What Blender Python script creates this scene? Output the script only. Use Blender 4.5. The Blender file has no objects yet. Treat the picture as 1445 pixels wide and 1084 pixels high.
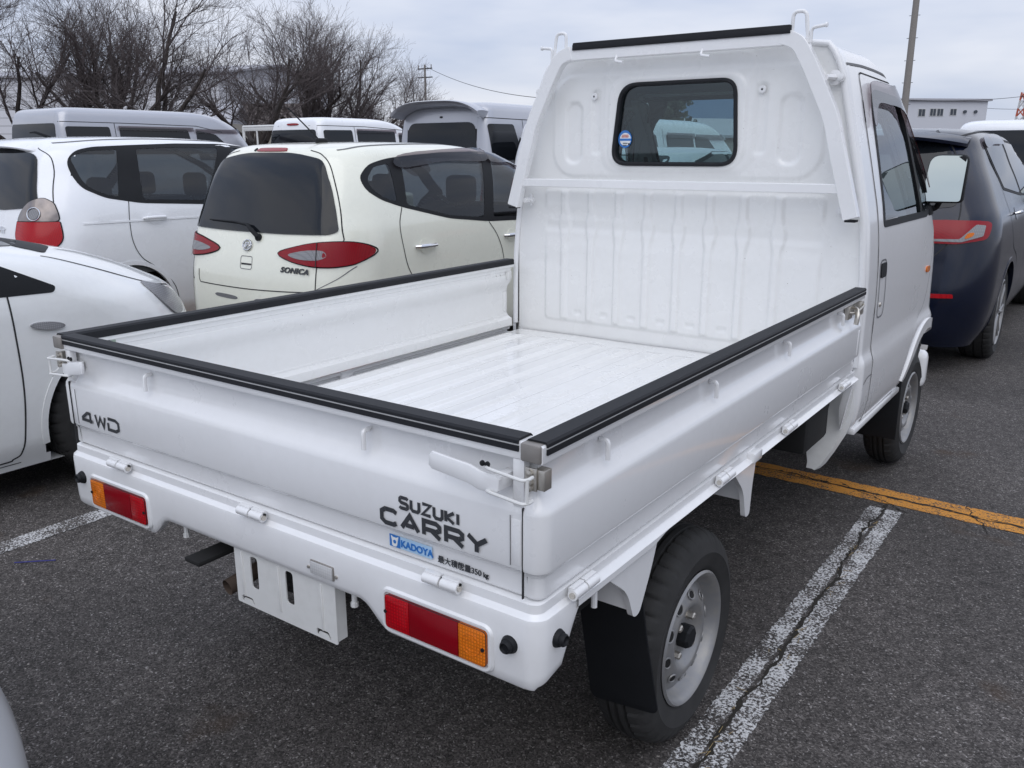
import bpy, bmesh, math, random
import numpy as np
from mathutils import Vector, Matrix
from mathutils.bvhtree import BVHTree
from mathutils.geometry import delaunay_2d_cdt
R = math.radians
SC = bpy.context.scene
COL = SC.collection
# ------------------------------------------------------------------ camera
cam_d = bpy.data.cameras.new('camera'); cam = bpy.data.objects.new('camera', cam_d); COL.objects.link(cam)
CAM = Vector((0.6856, -1.0479, 1.4085)); YAW, PITCH, ROLL, FPX = 0.6198, -0.2623, -0.002, 1214.48
fw = Vector((-math.sin(YAW)*math.cos(PITCH), math.cos(YAW)*math.cos(PITCH), math.sin(PITCH)))
rt = Vector((math.cos(YAW), math.sin(YAW), 0)); up = rt.cross(fw)
rt2 = rt*math.cos(ROLL)+up*math.sin(ROLL); up2 = -rt*math.sin(ROLL)+up*math.cos(ROLL)
cam.matrix_world = Matrix(((rt2.x, up2.x, -fw.x, CAM.x), (rt2.y, up2.y, -fw.y, CAM.y), (rt2.z, up2.z, -fw.z, CAM.z), (0, 0, 0, 1)))
cam_d.sensor_fit = 'HORIZONTAL'; cam_d.sensor_width = 36; cam_d.lens = FPX/1445*36
cam_d.clip_start = 0.02; cam_d.clip_end = 9000
SC.camera = cam
# ------------------------------------------------------------------ world: daylight sky under a thin overcast
W = bpy.data.worlds.new("World"); SC.world = W; W.use_nodes = True
nt = W.node_tree; N = nt.nodes; L = nt.links
for n in list(N): N.remove(n)
SUN_EL, SUN_AZ = R(52), R(150)
wo = N.new('ShaderNodeOutputWorld'); bg = N.new('ShaderNodeBackground'); bg.inputs['Strength'].default_value = 0.1
L.new(bg.outputs[0], wo.inputs[0])
sky = N.new('ShaderNodeTexSky'); sky.sky_type = 'NISHITA'; sky.sun_disc = False
sky.sun_elevation = SUN_EL; sky.sun_rotation = SUN_AZ
tc = N.new('ShaderNodeTexCoord'); sep = N.new('ShaderNodeSeparateXYZ'); L.new(tc.outputs['Generated'], sep.inputs[0])
mp = N.new('ShaderNodeMapping'); mp.inputs['Scale'].default_value = (1.2, 1.2, 5.0); mp.inputs['Location'].default_value = (3.1, 0.4, 0.3)
L.new(tc.outputs['Generated'], mp.inputs[0])
nz = N.new('ShaderNodeTexNoise'); nz.inputs['Scale'].default_value = 1.6; nz.inputs['Detail'].default_value = 5; nz.inputs['Roughness'].default_value = .5
L.new(mp.outputs[0], nz.inputs['Vector'])
rp = N.new('ShaderNodeValToRGB'); L.new(nz.outputs['Fac'], rp.inputs[0])
rp.color_ramp.elements[0].position = .36; rp.color_ramp.elements[0].color = (.43, .505, .68, 1)
rp.color_ramp.elements[1].position = .62; rp.color_ramp.elements[1].color = (.755, .78, .865, 1)
el = N.new('ShaderNodeMapRange'); L.new(sep.outputs['Z'], el.inputs['Value'])
el.inputs['From Min'].default_value = 0.05; el.inputs['From Max'].default_value = .75; el.inputs['To Min'].default_value = 10.4; el.inputs['To Max'].default_value = 15.0
vm = N.new('ShaderNodeVectorMath'); vm.operation = 'SCALE'; L.new(rp.outputs[0], vm.inputs[0]); L.new(el.outputs[0], vm.inputs['Scale'])
mx = N.new('ShaderNodeMix'); mx.data_type = 'RGBA'; mx.inputs[0].default_value = .92
L.new(sky.outputs[0], mx.inputs[6]); L.new(vm.outputs[0], mx.inputs[7]); L.new(mx.outputs[2], bg.inputs['Color'])
sd = bpy.data.lights.new('sun', 'SUN'); sd.energy = 0.9; sd.angle = R(60); sd.color = (1, .97, .93)
sun = bpy.data.objects.new('sun', sd); COL.objects.link(sun)
sun.rotation_euler = (R(90)-SUN_EL, 0, R(180)-SUN_AZ+R(0))
# light comes from the direction with compass azimuth SUN_AZ (clockwise from +Y)
sdir = Vector((math.sin(SUN_AZ)*math.cos(SUN_EL), math.cos(SUN_AZ)*math.cos(SUN_EL), math.sin(SUN_EL)))
sun.rotation_euler = sdir.to_track_quat('Z', 'Y').to_euler()
SC.view_settings.view_transform = 'Standard'; SC.view_settings.look = 'None'; SC.view_settings.exposure = 0.05; SC.view_settings.gamma = 1
SC.cycles.max_bounces = 8; SC.cycles.transparent_max_bounces = 16; SC.cycles.sample_clamp_indirect = 4

# ------------------------------------------------------------------ helpers
def depth(o):
    k = 0
    while o is not None and o.parent is not None: o = o.parent; k += 1
    return k
SPLIT = {'rope_hook', 'hinge', 'hinge_pin', 'latch_rivet', 'lamp_screw', 'rubber_knob', 'rope_pin', 'rope_loop', 'mounting_ear', 'small_hook', 'frame_foot', 'panel_grommet', 'grommet_hole', 'vent_hole', 'hole_rim', 'wheel_nut', 'gate_bolt', 'forward_stay', 'rear_stay', 'chassis', 'catch_bolt'}
def obj(name, bm, mats, parent=None, sharp=35, smooth=True):
    while parent is not None and depth(parent) > 1: parent = parent.parent
    if name in SPLIT and isinstance(bm, bmesh.types.BMesh):
        r = [obj1(name, t, mats, parent, sharp, smooth) for t, c in islands(bm, .0045)]
        return r[0]
    return obj1(name, bm, mats, parent, sharp, smooth)
def obj1(name, bm, mats, parent=None, sharp=35, smooth=True):
    me = bpy.data.meshes.new(name)
    if isinstance(bm, bmesh.types.BMesh):
        bm.to_mesh(me); bm.free()
    else:
        me.from_pydata(bm[0], [], bm[1])
    if OFF.length > 0: me.transform(Matrix.Translation(-OFF))
    for m in (mats if isinstance(mats, (list, tuple)) else [mats]): me.materials.append(m)
    if smooth:
        me.polygons.foreach_set('use_smooth', [True]*len(me.polygons))
        if sharp: me.set_sharp_from_angle(angle=R(sharp))
    me.update()
    o = bpy.data.objects.new(name, me); COL.objects.link(o)
    if parent is not None: o.parent = parent
    return o
def islands(bm, gap=.004):
    """split a bmesh into separate ones: loose pieces whose bounding boxes come within gap stay together"""
    seen = set(); comps = []
    bm.verts.index_update(); bm.verts.ensure_lookup_table()
    for v in bm.verts:
        if v.index in seen: continue
        st = [v]; seen.add(v.index); c = []
        while st:
            a = st.pop(); c.append(a)
            for e in a.link_edges:
                b = e.other_vert(a)
                if b.index not in seen: seen.add(b.index); st.append(b)
        lo = [min(q.co[k] for q in c) for k in range(3)]; hi = [max(q.co[k] for q in c) for k in range(3)]; comps.append([set(q.index for q in c), lo, hi])
    ch = True
    while ch:
        ch = False
        for i in range(len(comps)):
            for j in range(i+1, len(comps)):
                a, b = comps[i], comps[j]
                if all(a[1][k]-gap <= b[2][k] and b[1][k]-gap <= a[2][k] for k in range(3)):
                    comps[i] = [a[0] | b[0], [min(a[1][k], b[1][k]) for k in range(3)], [max(a[2][k], b[2][k]) for k in range(3)]]; comps.pop(j); ch = True; break
            if ch: break
    out = []
    for s_, lo, hi in comps:
        t = NB(); mp_ = {}
        for i in sorted(s_): mp_[i] = t.verts.new(bm.verts[i].co)
        for f in bm.faces:
            if f.verts[0].index in s_: t.faces.new([mp_[v.index] for v in f.verts])
        out.append((t, Vector([(lo[k]+hi[k])/2 for k in range(3)])))
    bm.free(); return out
def objs(name, bm, mats, parent=None, sharp=35, gap=.004, hosts=None):
    """one object for every separate piece; hosts: list of (object, centre) to parent each piece to its nearest"""
    res = []
    bm.verts.index_update()
    for t, c in islands(bm, gap):
        p = min(hosts, key=lambda h: (h[1]-c).length)[0] if hosts else parent
        res.append((obj(name, t, mats, p, sharp), c))
    return res
OFF = Vector((0, 0, 0))
def setoff(v):
    global OFF
    OFF = Vector(v)
def thing(name, label, cat, loc=(0, 0, 0), rz=0, group=None):
    o = bpy.data.objects.new(name, None); COL.objects.link(o); o.location = loc; o.rotation_euler = (0, 0, rz)
    o.empty_display_size = .2
    return tag(o, label, cat, group)
def tag(o, label, cat, group=None):
    o['label'] = label; o['category'] = cat
    if group: o['group'] = group
    return o
def struct(o, kind='structure'): o['kind'] = kind; return o
def NB(): return bmesh.new()
def box(bm, x0, x1, y0, y1, z0, z1, bev=0, seg=2, M=None):
    m = Matrix.Translation(((x0+x1)/2, (y0+y1)/2, (z0+z1)/2)) @ Matrix.Diagonal((abs(x1-x0), abs(y1-y0), abs(z1-z0), 1))
    if M is not None: m = M @ m
    t = bmesh.new(); bmesh.ops.create_cube(t, size=1, matrix=m)
    if bev > 0: bmesh.ops.bevel(t, geom=t.edges[:], offset=bev, segments=seg, affect='EDGES', profile=.5)
    join(bm, t)
def join(bm, t):
    me = bpy.data.meshes.new('tmp'); t.to_mesh(me); t.free(); bm.from_mesh(me); bpy.data.meshes.remove(me)
def rnd_poly(pts, r, n=5):
    """round the corners of an open/closed polyline (2D or 3D lists); closed version"""
    out = []; k = len(pts)
    for i in range(k):
        a, b, c = Vector(pts[i-1]), Vector(pts[i]), Vector(pts[(i+1) % k])
        rr = r[i] if isinstance(r, (list, tuple)) else r
        d1, d2 = (a-b), (c-b); l1, l2 = d1.length, d2.length
        q = min(rr, l1*.48, l2*.48)
        if q < 1e-5: out.append(b); continue
        p, s = b+d1/l1*q, b+d2/l2*q
        for j in range(n+1):
            t = j/n; out.append((1-t)**2*p+2*t*(1-t)*b+t*t*s)
    return out
def rnd_open(pts, r, n=5):
    out = [Vector(pts[0])]
    for i in range(1, len(pts)-1):
        a, b, c = Vector(pts[i-1]), Vector(pts[i]), Vector(pts[i+1])
        d1, d2 = (a-b), (c-b); l1, l2 = d1.length, d2.length
        q = min(r, l1*.48, l2*.48); p, s = b+d1/l1*q, b+d2/l2*q
        for j in range(n+1):
            t = j/n; out.append((1-t)**2*p+2*t*(1-t)*b+t*t*s)
    out.append(Vector(pts[-1])); return out
def tube(bm, pts, r, seg=10, cap=True):
    pts = [Vector(p) for p in pts]; rings = []
    prev = None
    for i, p in enumerate(pts):
        d = (pts[min(i+1, len(pts)-1)]-pts[max(i-1, 0)]).normalized()
        if prev is None:
            a = Vector((0, 0, 1)) if abs(d.z) < .9 else Vector((1, 0, 0)); n = d.cross(a).normalized()
        else:
            n = (prev-d*prev.dot(d)).normalized()
        prev = n; b = d.cross(n); rr = r[i] if isinstance(r, (list, tuple)) else r
        rings.append([bm.verts.new(p+(n*math.cos(2*math.pi*k/seg)+b*math.sin(2*math.pi*k/seg))*rr) for k in range(seg)])
    for a, b in zip(rings, rings[1:]):
        for k in range(seg): bm.faces.new((a[k], a[(k+1) % seg], b[(k+1) % seg], b[k]))
    if cap: bm.faces.new(rings[0][::-1]); bm.faces.new(rings[-1])
def prism(bm, poly, o, u, v, depth, bev=0):
    """extrude 2D polygon (a,b) -> o + a*u + b*v, by vector depth"""
    o, u, v, depth = Vector(o), Vector(u), Vector(v), Vector(depth); t = bmesh.new()
    a = [t.verts.new(o+u*p[0]+v*p[1]) for p in poly]; b = [t.verts.new(x.co+depth) for x in a]
    f = t.faces.new(a); g = t.faces.new(b[::-1])
    for i in range(len(a)): t.faces.new((a[i], b[i], b[(i+1) % len(a)], a[(i+1) % len(a)]))
    bmesh.ops.recalc_face_normals(t, faces=t.faces[:])
    if bev > 0:
        e = [x for x in t.edges if (x.verts[0] in a) == (x.verts[1] in a)]
        bmesh.ops.bevel(t, geom=e, offset=bev, segments=2, affect='EDGES', profile=.5)
    ng = [x for x in t.faces if len(x.verts) > 8]
    bmesh.ops.triangulate(t, faces=ng)
    join(bm, t)
def sweep(bm, path, prof, caps=True, closed_prof=True):
    """path: list of (Vector pos xy, outward normal); prof: list of (o,z)"""
    rings = []
    for p, n in path:
        rings.append([bm.verts.new((p[0]+n[0]*o, p[1]+n[1]*o, z)) for o, z in prof])
    m = len(prof); rg = m if closed_prof else m-1
    fs = []
    for a, b in zip(rings, rings[1:]):
        for k in range(rg): fs.append(bm.faces.new((a[k], b[k], b[(k+1) % m], a[(k+1) % m])))
    if caps and closed_prof:
        fs.append(bm.faces.new(rings[0])); fs.append(bm.faces.new(rings[-1][::-1]))
    bmesh.ops.recalc_face_normals(bm, faces=fs)
def lathe(bm, prof, c, axis='x', seg=64, fn=None, closed=False, cap=True):
    """prof: list of (r, a): radius and position along axis"""
    c = Vector(c); rings = []
    for i, (r, a) in enumerate(prof):
        ring = []
        for k in range(seg):
            t = 2*math.pi*k/seg; rr = r + (fn(i, k, seg) if fn else 0)
            if axis == 'x': v = Vector((a, rr*math.cos(t), rr*math.sin(t)))
            elif axis == 'y': v = Vector((rr*math.cos(t), a, rr*math.sin(t)))
            else: v = Vector((rr*math.cos(t), rr*math.sin(t), a))
            ring.append(bm.verts.new(c+v))
        rings.append(ring)
    fs = []
    prs = list(zip(rings, rings[1:])) + ([(rings[-1], rings[0])] if closed else [])
    for a, b in prs:
        for k in range(seg): fs.append(bm.faces.new((a[k], a[(k+1) % seg], b[(k+1) % seg], b[k])))
    if not closed and cap:
        if prof[0][0] > 0: fs.append(bm.faces.new(rings[0][::-1]))
        if prof[-1][0] > 0: fs.append(bm.faces.new(rings[-1]))
    bmesh.ops.recalc_face_normals(bm, faces=fs)
def mirror_x(bm, cx):
    for v in bm.verts: v.co.x = 2*cx-v.co.x
    bmesh.ops.reverse_faces(bm, faces=bm.faces[:])
def sm(a, b, x):
    t = min(1, max(0, (x-a)/(b-a))); return t*t*(3-2*t)

# ------------------------------------------------------------------ materials
def mat(name):
    m = bpy.data.materials.new(name); m.use_nodes = True; nt = m.node_tree
    return m, nt.nodes, nt.links, nt.nodes['Principled BSDF']
def nnoise(n, l, scale, detail=4, rough=.6, vec=None, sc3=None):
    t = n.new('ShaderNodeTexCoord'); x = n.new('ShaderNodeTexNoise'); x.inputs['Scale'].default_value = scale
    x.inputs['Detail'].default_value = detail; x.inputs['Roughness'].default_value = rough
    if sc3:
        m = n.new('ShaderNodeMapping'); m.inputs['Scale'].default_value = sc3; l.new(t.outputs['Object'], m.inputs[0]); l.new(m.outputs[0], x.inputs['Vector'])
    else: l.new(t.outputs['Object'], x.inputs['Vector'])
    return x
def ramp(n, l, src, stops):
    r = n.new('ShaderNodeValToRGB'); l.new(src, r.inputs[0]); e = r.color_ramp.elements
    while len(e) < len(stops): e.new(.5)
    for k, (p, c) in enumerate(stops):
        e[k].position = p; e[k].color = (c if len(c) == 4 else (*c, 1)) if isinstance(c, tuple) else (c, c, c, 1)
    return r
def paint(name, c, rough=.32, coat=.6, dirt=.06, metallic=0, scuff=None, dirtcol=(.35, .33, .29)):
    m, n, l, b = mat(name)
    a = nnoise(n, l, 3.0, 6, .65); g = nnoise(n, l, 40, 3, .5)
    mm = n.new('ShaderNodeMath'); mm.operation = 'MULTIPLY'; l.new(a.outputs['Fac'], mm.inputs[0]); l.new(g.outputs['Fac'], mm.inputs[1])
    r = ramp(n, l, mm.outputs[0], [(.2, 0.0), (.42, 1.0)])
    k = n.new('ShaderNodeMath'); k.operation = 'MULTIPLY'; k.inputs[1].default_value = dirt; l.new(r.outputs[0], k.inputs[0])
    x = n.new('ShaderNodeMix'); x.data_type = 'RGBA'; x.inputs[6].default_value = (*c, 1); x.inputs[7].default_value = (*dirtcol, 1)
    l.new(k.outputs[0], x.inputs[0]); out = x.outputs[2]
    if scuff:   # small chips / rust specks
        s = nnoise(n, l, 150, 3, .6); q = ramp(n, l, s.outputs['Fac'], [(scuff, 0.0), (scuff+.03, 1.0)])
        y = n.new('ShaderNodeMix'); y.data_type = 'RGBA'; l.new(q.outputs[0], y.inputs[0]); l.new(out, y.inputs[6]); y.inputs[7].default_value = (.22, .19, .16, 1); out = y.outputs[2]
    l.new(out, b.inputs['Base Color'])
    rr = n.new('ShaderNodeMapRange'); l.new(a.outputs['Fac'], rr.inputs['Value']); rr.inputs['To Min'].default_value = rough-.08; rr.inputs['To Max'].default_value = rough+.14
    l.new(rr.outputs[0], b.inputs['Roughness'])
    b.inputs['Coat Weight'].default_value = coat; b.inputs['Coat Roughness'].default_value = .08 if coat > .5 else .25
    b.inputs['Metallic'].default_value = metallic
    return m
def plain(name, c, rough=.5, metallic=0, coat=0, var=.15, spec=.5):
    m, n, l, b = mat(name)
    a = nnoise(n, l, 14, 5, .65); x = n.new('ShaderNodeMix'); x.data_type = 'RGBA'
    x.inputs[6].default_value = (*[v*(1-var) for v in c], 1); x.inputs[7].default_value = (*[min(1, v*(1+var)) for v in c], 1)
    l.new(a.outputs['Fac'], x.inputs[0]); l.new(x.outputs[2], b.inputs['Base Color'])
    b.inputs['Roughness'].default_value = rough; b.inputs['Metallic'].default_value = metallic
    b.inputs['Coat Weight'].default_value = coat; b.inputs['Specular IOR Level'].default_value = spec
    return m
def glass(name, tint, rough=.02):
    """window glass: tinted see-through plus fresnel mirror"""
    m, n, l, b = mat(name); n.remove(b)
    o = [x for x in n if x.type == 'OUTPUT_MATERIAL'][0]
    t = n.new('ShaderNodeBsdfTransparent'); t.inputs[0].default_value = (*tint, 1)
    g = n.new('ShaderNodeBsdfGlossy'); g.inputs['Roughness'].default_value = rough; g.inputs['Color'].default_value = (.95, .97, 1, 1)
    f = n.new('ShaderNodeLayerWeight'); f.inputs['Blend'].default_value = .5
    pw = n.new('ShaderNodeMath'); pw.operation = 'POWER'; l.new(f.outputs['Facing'], pw.inputs[0]); pw.inputs[1].default_value = 4.5
    ma = n.new('ShaderNodeMath'); ma.operation = 'MULTIPLY_ADD'; l.new(pw.outputs[0], ma.inputs[0]); ma.inputs[1].default_value = .85; ma.inputs[2].default_value = .05
    x = n.new('ShaderNodeMixShader'); l.new(ma.outputs[0], x.inputs[0]); l.new(t.outputs[0], x.inputs[1]); l.new(g.outputs[0], x.inputs[2]); l.new(x.outputs[0], o.inputs[0])
    return m
def lens(name, c, scale=220, rough=.12, bump=.35, emis=0):
    m, n, l, b = mat(name)
    t = n.new('ShaderNodeTexCoord'); v = n.new('ShaderNodeTexVoronoi'); v.inputs['Scale'].default_value = scale; v.distance = 'CHEBYCHEV'; v.inputs['Randomness'].default_value = 0
    l.new(t.outputs['Object'], v.inputs['Vector'])
    bp = n.new('ShaderNodeBump'); bp.inputs['Strength'].default_value = bump; bp.inputs['Distance'].default_value = .002; l.new(v.outputs['Distance'], bp.inputs['Height']); l.new(bp.outputs[0], b.inputs['Normal'])
    r = ramp(n, l, v.outputs['Distance'], [(0, tuple(min(1, x*1.45) for x in c)), (.6, tuple(x*.62 for x in c))]); l.new(r.outputs[0], b.inputs['Base Color'])
    b.inputs['Roughness'].default_value = rough; b.inputs['Coat Weight'].default_value = .12; b.inputs['Coat Roughness'].default_value = .05
    b.inputs['Specular IOR Level'].default_value = .3
    return m
M = {}
M['white'] = paint('truck_white_paint', (.82, .82, .82), .27, .9, .05)
M['bed'] = paint('worn_bed_paint', (.83, .83, .815), .25, .8, .07, scuff=.73, dirtcol=(.50, .48, .42))
M['frame'] = paint('dusty_white_paint', (.74, .74, .72), .42, .3, .16, scuff=.78)
M['rubber'] = plain('black_rubber', (.012, .013, .016), .6, var=.3, spec=.3)
M['black'] = plain('black_plastic', (.008, .009, .011), .6, var=.3, spec=.3)
M['under'] = plain('underbody_black', (.010, .010, .010), .85, var=.4)
M['seam'] = plain('panel_gap', (.025, .025, .027), .8)
M['softseam'] = plain('shallow_gap', (.16, .16, .165), .8)
M['steel'] = plain('zinc_steel', (.55, .52, .47), .38, .85, var=.35)
M['steelw'] = plain('white_painted_rod', (.72, .72, .70), .4, 0, .3)
M['silverstripe'] = plain('pale_stripe', (.55, .55, .54), .4)
M['capgrey'] = plain('worn_alloy_cap', (.30, .28, .26), .5, .5, var=.4)
M['rim'] = paint('wheel_silver_paint', (.26, .26, .265), .42, .3, .6, metallic=.45, scuff=.74)
M['tyre'] = plain('tyre_rubber', (.022, .0215, .021), .75, var=.7)
M['red'] = lens('red_lens', (.27, .003, .010), 190)
M['redbright'] = lens('bright_red_lens', (.42, .004, .010), 150, bump=.2)
M['amber'] = lens('amber_lens', (.68, .17, .012), 160)
M['platelens'] = lens('plate_lamp_lens', (.60, .60, .60), 160)
M['clear'] = lens('clear_lens', (.27, .27, .28), 120)
M['decal'] = plain('decal_charcoal', (.035, .037, .042), .45, var=.2)
M['decalgrey'] = plain('decal_backing', (.62, .62, .62), .5)
M['blue'] = plain('sticker_blue', (.02, .17, .52), .35, coat=.5)
M['paleblue'] = plain('sticker_pale_blue', (.42, .62, .82), .35, coat=.5)
M['stickerwhite'] = plain('sticker_white', (.78, .80, .80), .4)
M['stickerred'] = plain('sticker_red', (.55, .10, .05), .4)
M['tglass'] = glass('clear_cab_glass', (.66, .76, .77))
M['dglass'] = glass('tinted_glass', (.36, .40, .41))
M['mirror'] = plain('mirror_glass', (.60, .645, .60), .03, 1.0, var=.02)
M['visor'] = glass('smoked_visor', (.34, .29, .30), .1)
M['chrome'] = plain('chrome', (.75, .75, .76), .12, 1.0, var=.05)
M['interior'] = plain('dark_interior', (.028, .028, .030), .8)
M['interiorgrey'] = plain('grey_trim', (.10, .105, .11), .7)
M['opaqueglass'] = plain('dark_privacy_glass', (.010, .012, .015), .04, 0, 0, var=.1, spec=.4)
M['rust'] = plain('rusty_exhaust', (.09, .065, .05), .8, .3, var=.5)

def asphalt(name, line=None):
    m, n, l, b = mat(name)
    t = n.new('ShaderNodeTexCoord')
    nw = n.new('ShaderNodeTexNoise'); nw.inputs['Scale'].default_value = 90; nw.inputs['Detail'].default_value = 2; l.new(t.outputs['Object'], nw.inputs['Vector'])
    vm = n.new('ShaderNodeMix'); vm.data_type = 'RGBA'; vm.inputs[0].default_value = .012; l.new(t.outputs['Object'], vm.inputs[6]); l.new(nw.outputs['Color'], vm.inputs[7])
    v = n.new('ShaderNodeTexVoronoi'); v.inputs['Scale'].default_value = 240; l.new(vm.outputs[2], v.inputs['Vector'])
    v2 = n.new('ShaderNodeTexVoronoi'); v2.inputs['Scale'].default_value = 75; l.new(vm.outputs[2], v2.inputs['Vector'])
    s1 = n.new('ShaderNodeSeparateColor'); l.new(v.outputs['Color'], s1.inputs[0])
    s2 = n.new('ShaderNodeSeparateColor'); l.new(v2.outputs['Color'], s2.inputs[0])
    c1 = ramp(n, l, s1.outputs[0], [(0, (.027, .023, .0215)), (.5, (.072, .065, .061)), (.85, (.125, .113, .106)), (.96, (.18, .165, .155)), (1, (.34, .32, .31))])
    big = n.new('ShaderNodeTexNoise'); big.inputs['Scale'].default_value = .9; big.inputs['Detail'].default_value = 5; l.new(t.outputs['Object'], big.inputs['Vector'])
    br = ramp(n, l, big.outputs['Fac'], [(.32, .66), (.66, 1.26)])
    mid = n.new('ShaderNodeTexNoise'); mid.inputs['Scale'].default_value = 22; mid.inputs['Detail'].default_value = 3; l.new(t.outputs['Object'], mid.inputs['Vector'])
    mr = ramp(n, l, mid.outputs['Fac'], [(.3, .75), (.7, 1.2)])
    a = n.new('ShaderNodeMix'); a.data_type = 'RGBA'; a.blend_type = 'MULTIPLY'; a.inputs[0].default_value = 1; l.new(c1.outputs[0], a.inputs[6]); l.new(br.outputs[0], a.inputs[7])
    a2 = n.new('ShaderNodeMix'); a2.data_type = 'RGBA'; a2.blend_type = 'MULTIPLY'; a2.inputs[0].default_value = 1; l.new(a.outputs[2], a2.inputs[6]); l.new(mr.outputs[0], a2.inputs[7])
    # sparse pale stones
    sp = ramp(n, l, s2.outputs[1], [(.975, 0.0), (.985, 1.0)]); sd_ = ramp(n, l, v2.outputs['Distance'], [(.18, 1.0), (.3, 0.0)])
    mu = n.new('ShaderNodeMath'); mu.operation = 'MULTIPLY'; l.new(sp.outputs[0], mu.inputs[0]); l.new(sd_.outputs[0], mu.inputs[1])
    a3 = n.new('ShaderNodeMix'); a3.data_type = 'RGBA'; l.new(mu.outputs[0], a3.inputs[0]); l.new(a2.outputs[2], a3.inputs[6]); a3.inputs[7].default_value = (.34, .31, .28, 1)
    # oil / rust stains
    st = n.new('ShaderNodeTexNoise'); st.inputs['Scale'].default_value = 2.3; st.inputs['Detail'].default_value = 4; l.new(t.outputs['Object'], st.inputs['Vector'])
    sr = ramp(n, l, st.outputs['Fac'], [(.63, 0.0), (.72, .6)])
    a4 = n.new('ShaderNodeMix'); a4.data_type = 'RGBA'; l.new(sr.outputs[0], a4.inputs[0]); l.new(a3.outputs[2], a4.inputs[6]); a4.inputs[7].default_value = (.06, .033, .015, 1)
    out = a4.outputs[2]
    h = n.new('ShaderNodeMath'); h.operation = 'MULTIPLY_ADD'; l.new(s1.outputs[1], h.inputs[0]); h.inputs[1].default_value = .8
    iv = n.new('ShaderNodeMath'); iv.operation = 'SUBTRACT'; iv.inputs[0].default_value = 1; l.new(v.outputs['Distance'], iv.inputs[1]); l.new(iv.outputs[0], h.inputs[2])
    hh = h.outputs[0]
    if line:
        # worn thermoplastic paint: flakes missing between the stones
        w1 = n.new('ShaderNodeTexNoise'); w1.inputs['Scale'].default_value = 125; w1.inputs['Detail'].default_value = 4; w1.inputs['Roughness'].default_value = .75; l.new(t.outputs['Object'], w1.inputs['Vector'])
        w2 = n.new('ShaderNodeTexNoise'); w2.inputs['Scale'].default_value = 7; w2.inputs['Detail'].default_value = 3; l.new(t.outputs['Object'], w2.inputs['Vector'])
        ad = n.new('ShaderNodeMath'); ad.operation = 'MULTIPLY_ADD'; l.new(w2.outputs['Fac'], ad.inputs[0]); ad.inputs[1].default_value = .35; l.new(w1.outputs['Fac'], ad.inputs[2])
        wr = ramp(n, l, ad.outputs[0], [(line[1], 0.0), (line[1]+.04, 1.0)])
        a5 = n.new('ShaderNodeMix'); a5.data_type = 'RGBA'; l.new(wr.outputs[0], a5.inputs[0]); l.new(out, a5.inputs[6]); a5.inputs[7].default_value = (*line[0], 1)
        out = a5.outputs[2]
    l.new(out, b.inputs['Base Color'])
    bp = n.new('ShaderNodeBump'); bp.inputs['Strength'].default_value = .55; bp.inputs['Distance'].default_value = .004; l.new(hh, bp.inputs['Height']); l.new(bp.outputs[0], b.inputs['Normal'])
    b.inputs['Roughness'].default_value = .78; b.inputs['Specular IOR Level'].default_value = .35
    return m
M['asphalt'] = asphalt('asphalt'); M['wline'] = asphalt('worn_white_marking', ((.66, .66, .66), .675)); M['yline'] = asphalt('worn_yellow_marking', ((.66, .29, .05), .60))

# ------------------------------------------------------------------ ground
bm = NB(); bmesh.ops.create_grid(bm, x_segments=40, y_segments=40, size=2500)
g = struct(obj('ground', bm, M['asphalt'], smooth=False))
def strip_mesh(p0, p1, w, z, seed, wob=.004, n=420):
    rnd = random.Random(seed); bm = NB(); p0, p1 = Vector(p0), Vector(p1); d = (p1-p0); ln = d.length; d.normalize(); s = Vector((-d.y, d.x)); rows = []
    a = b = 0
    for i in range(n+1):
        a = a*.85+rnd.uniform(-wob, wob)*.25; b = b*.85+rnd.uniform(-wob, wob)*.25; ja, jb = rnd.uniform(-wob, wob), rnd.uniform(-wob, wob); p = p0+d*ln*i/n
        rows.append((bm.verts.new((*(p+s*(w/2+a+ja)), z)), bm.verts.new((*(p-s*(w/2+b+jb)), z))))
    for q, r_ in zip(rows, rows[1:]): bm.faces.new((q[0], r_[0], r_[1], q[1]))
    bmesh.ops.recalc_face_normals(bm, faces=bm.faces[:])
    return bm
def marking(name, segs, m):
    bm = NB()
    for i, s in enumerate(segs): join(bm, strip_mesh(*s, .002, 17*i+5))
    bmesh.ops.recalc_face_normals(bm, faces=bm.faces[:])
    for f in bm.faces:
        if f.normal.z < 0: f.normal_flip()
    return struct(obj(name, bm, m, smooth=False))
marking('parking_line', [((-.010, -.9), (-.004, 2.49), .055), ((.058, -.9), (.068, 2.49), .060)], M['wline'])
marking('parking_line', [((-2.545, -.9), (-2.545, 1.0), .10), ((-2.5, 1.0), (-2.5, 2.49), .10)], M['wline'])
marking('parking_line', [((-5.05, -.9), (-5.05, 2.49), .12)], M['wline'])
marking('yellow_lane_line', [((-9, 2.925), (4, 2.445), .076), ((-9, 3.010), (4, 2.530), .078)], M['yline'])
M['crack'] = plain('crack_filled_with_dirt', (.022, .019, .015), .95, var=.5)
def crack(p0, p1, seed, w=.012, n=220, wig=.006):
    rnd = random.Random(seed); bm = NB(); p0, p1 = Vector(p0), Vector(p1); d = (p1-p0); ln = d.length; d.normalize(); s = Vector((-d.y, d.x)); rows = []; a = 0
    for i in range(n+1):
        a = a*.93+rnd.uniform(-wig, wig); ww = w*(.25+abs(rnd.gauss(0, .55))); p = p0+d*ln*i/n+s*a
        rows.append((bm.verts.new((*(p+s*ww/2), .0032)), bm.verts.new((*(p-s*ww/2), .0032))))
    for q, r_ in zip(rows, rows[1:]): bm.faces.new((q[1], r_[1], r_[0], q[0]))
    return bm
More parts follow.
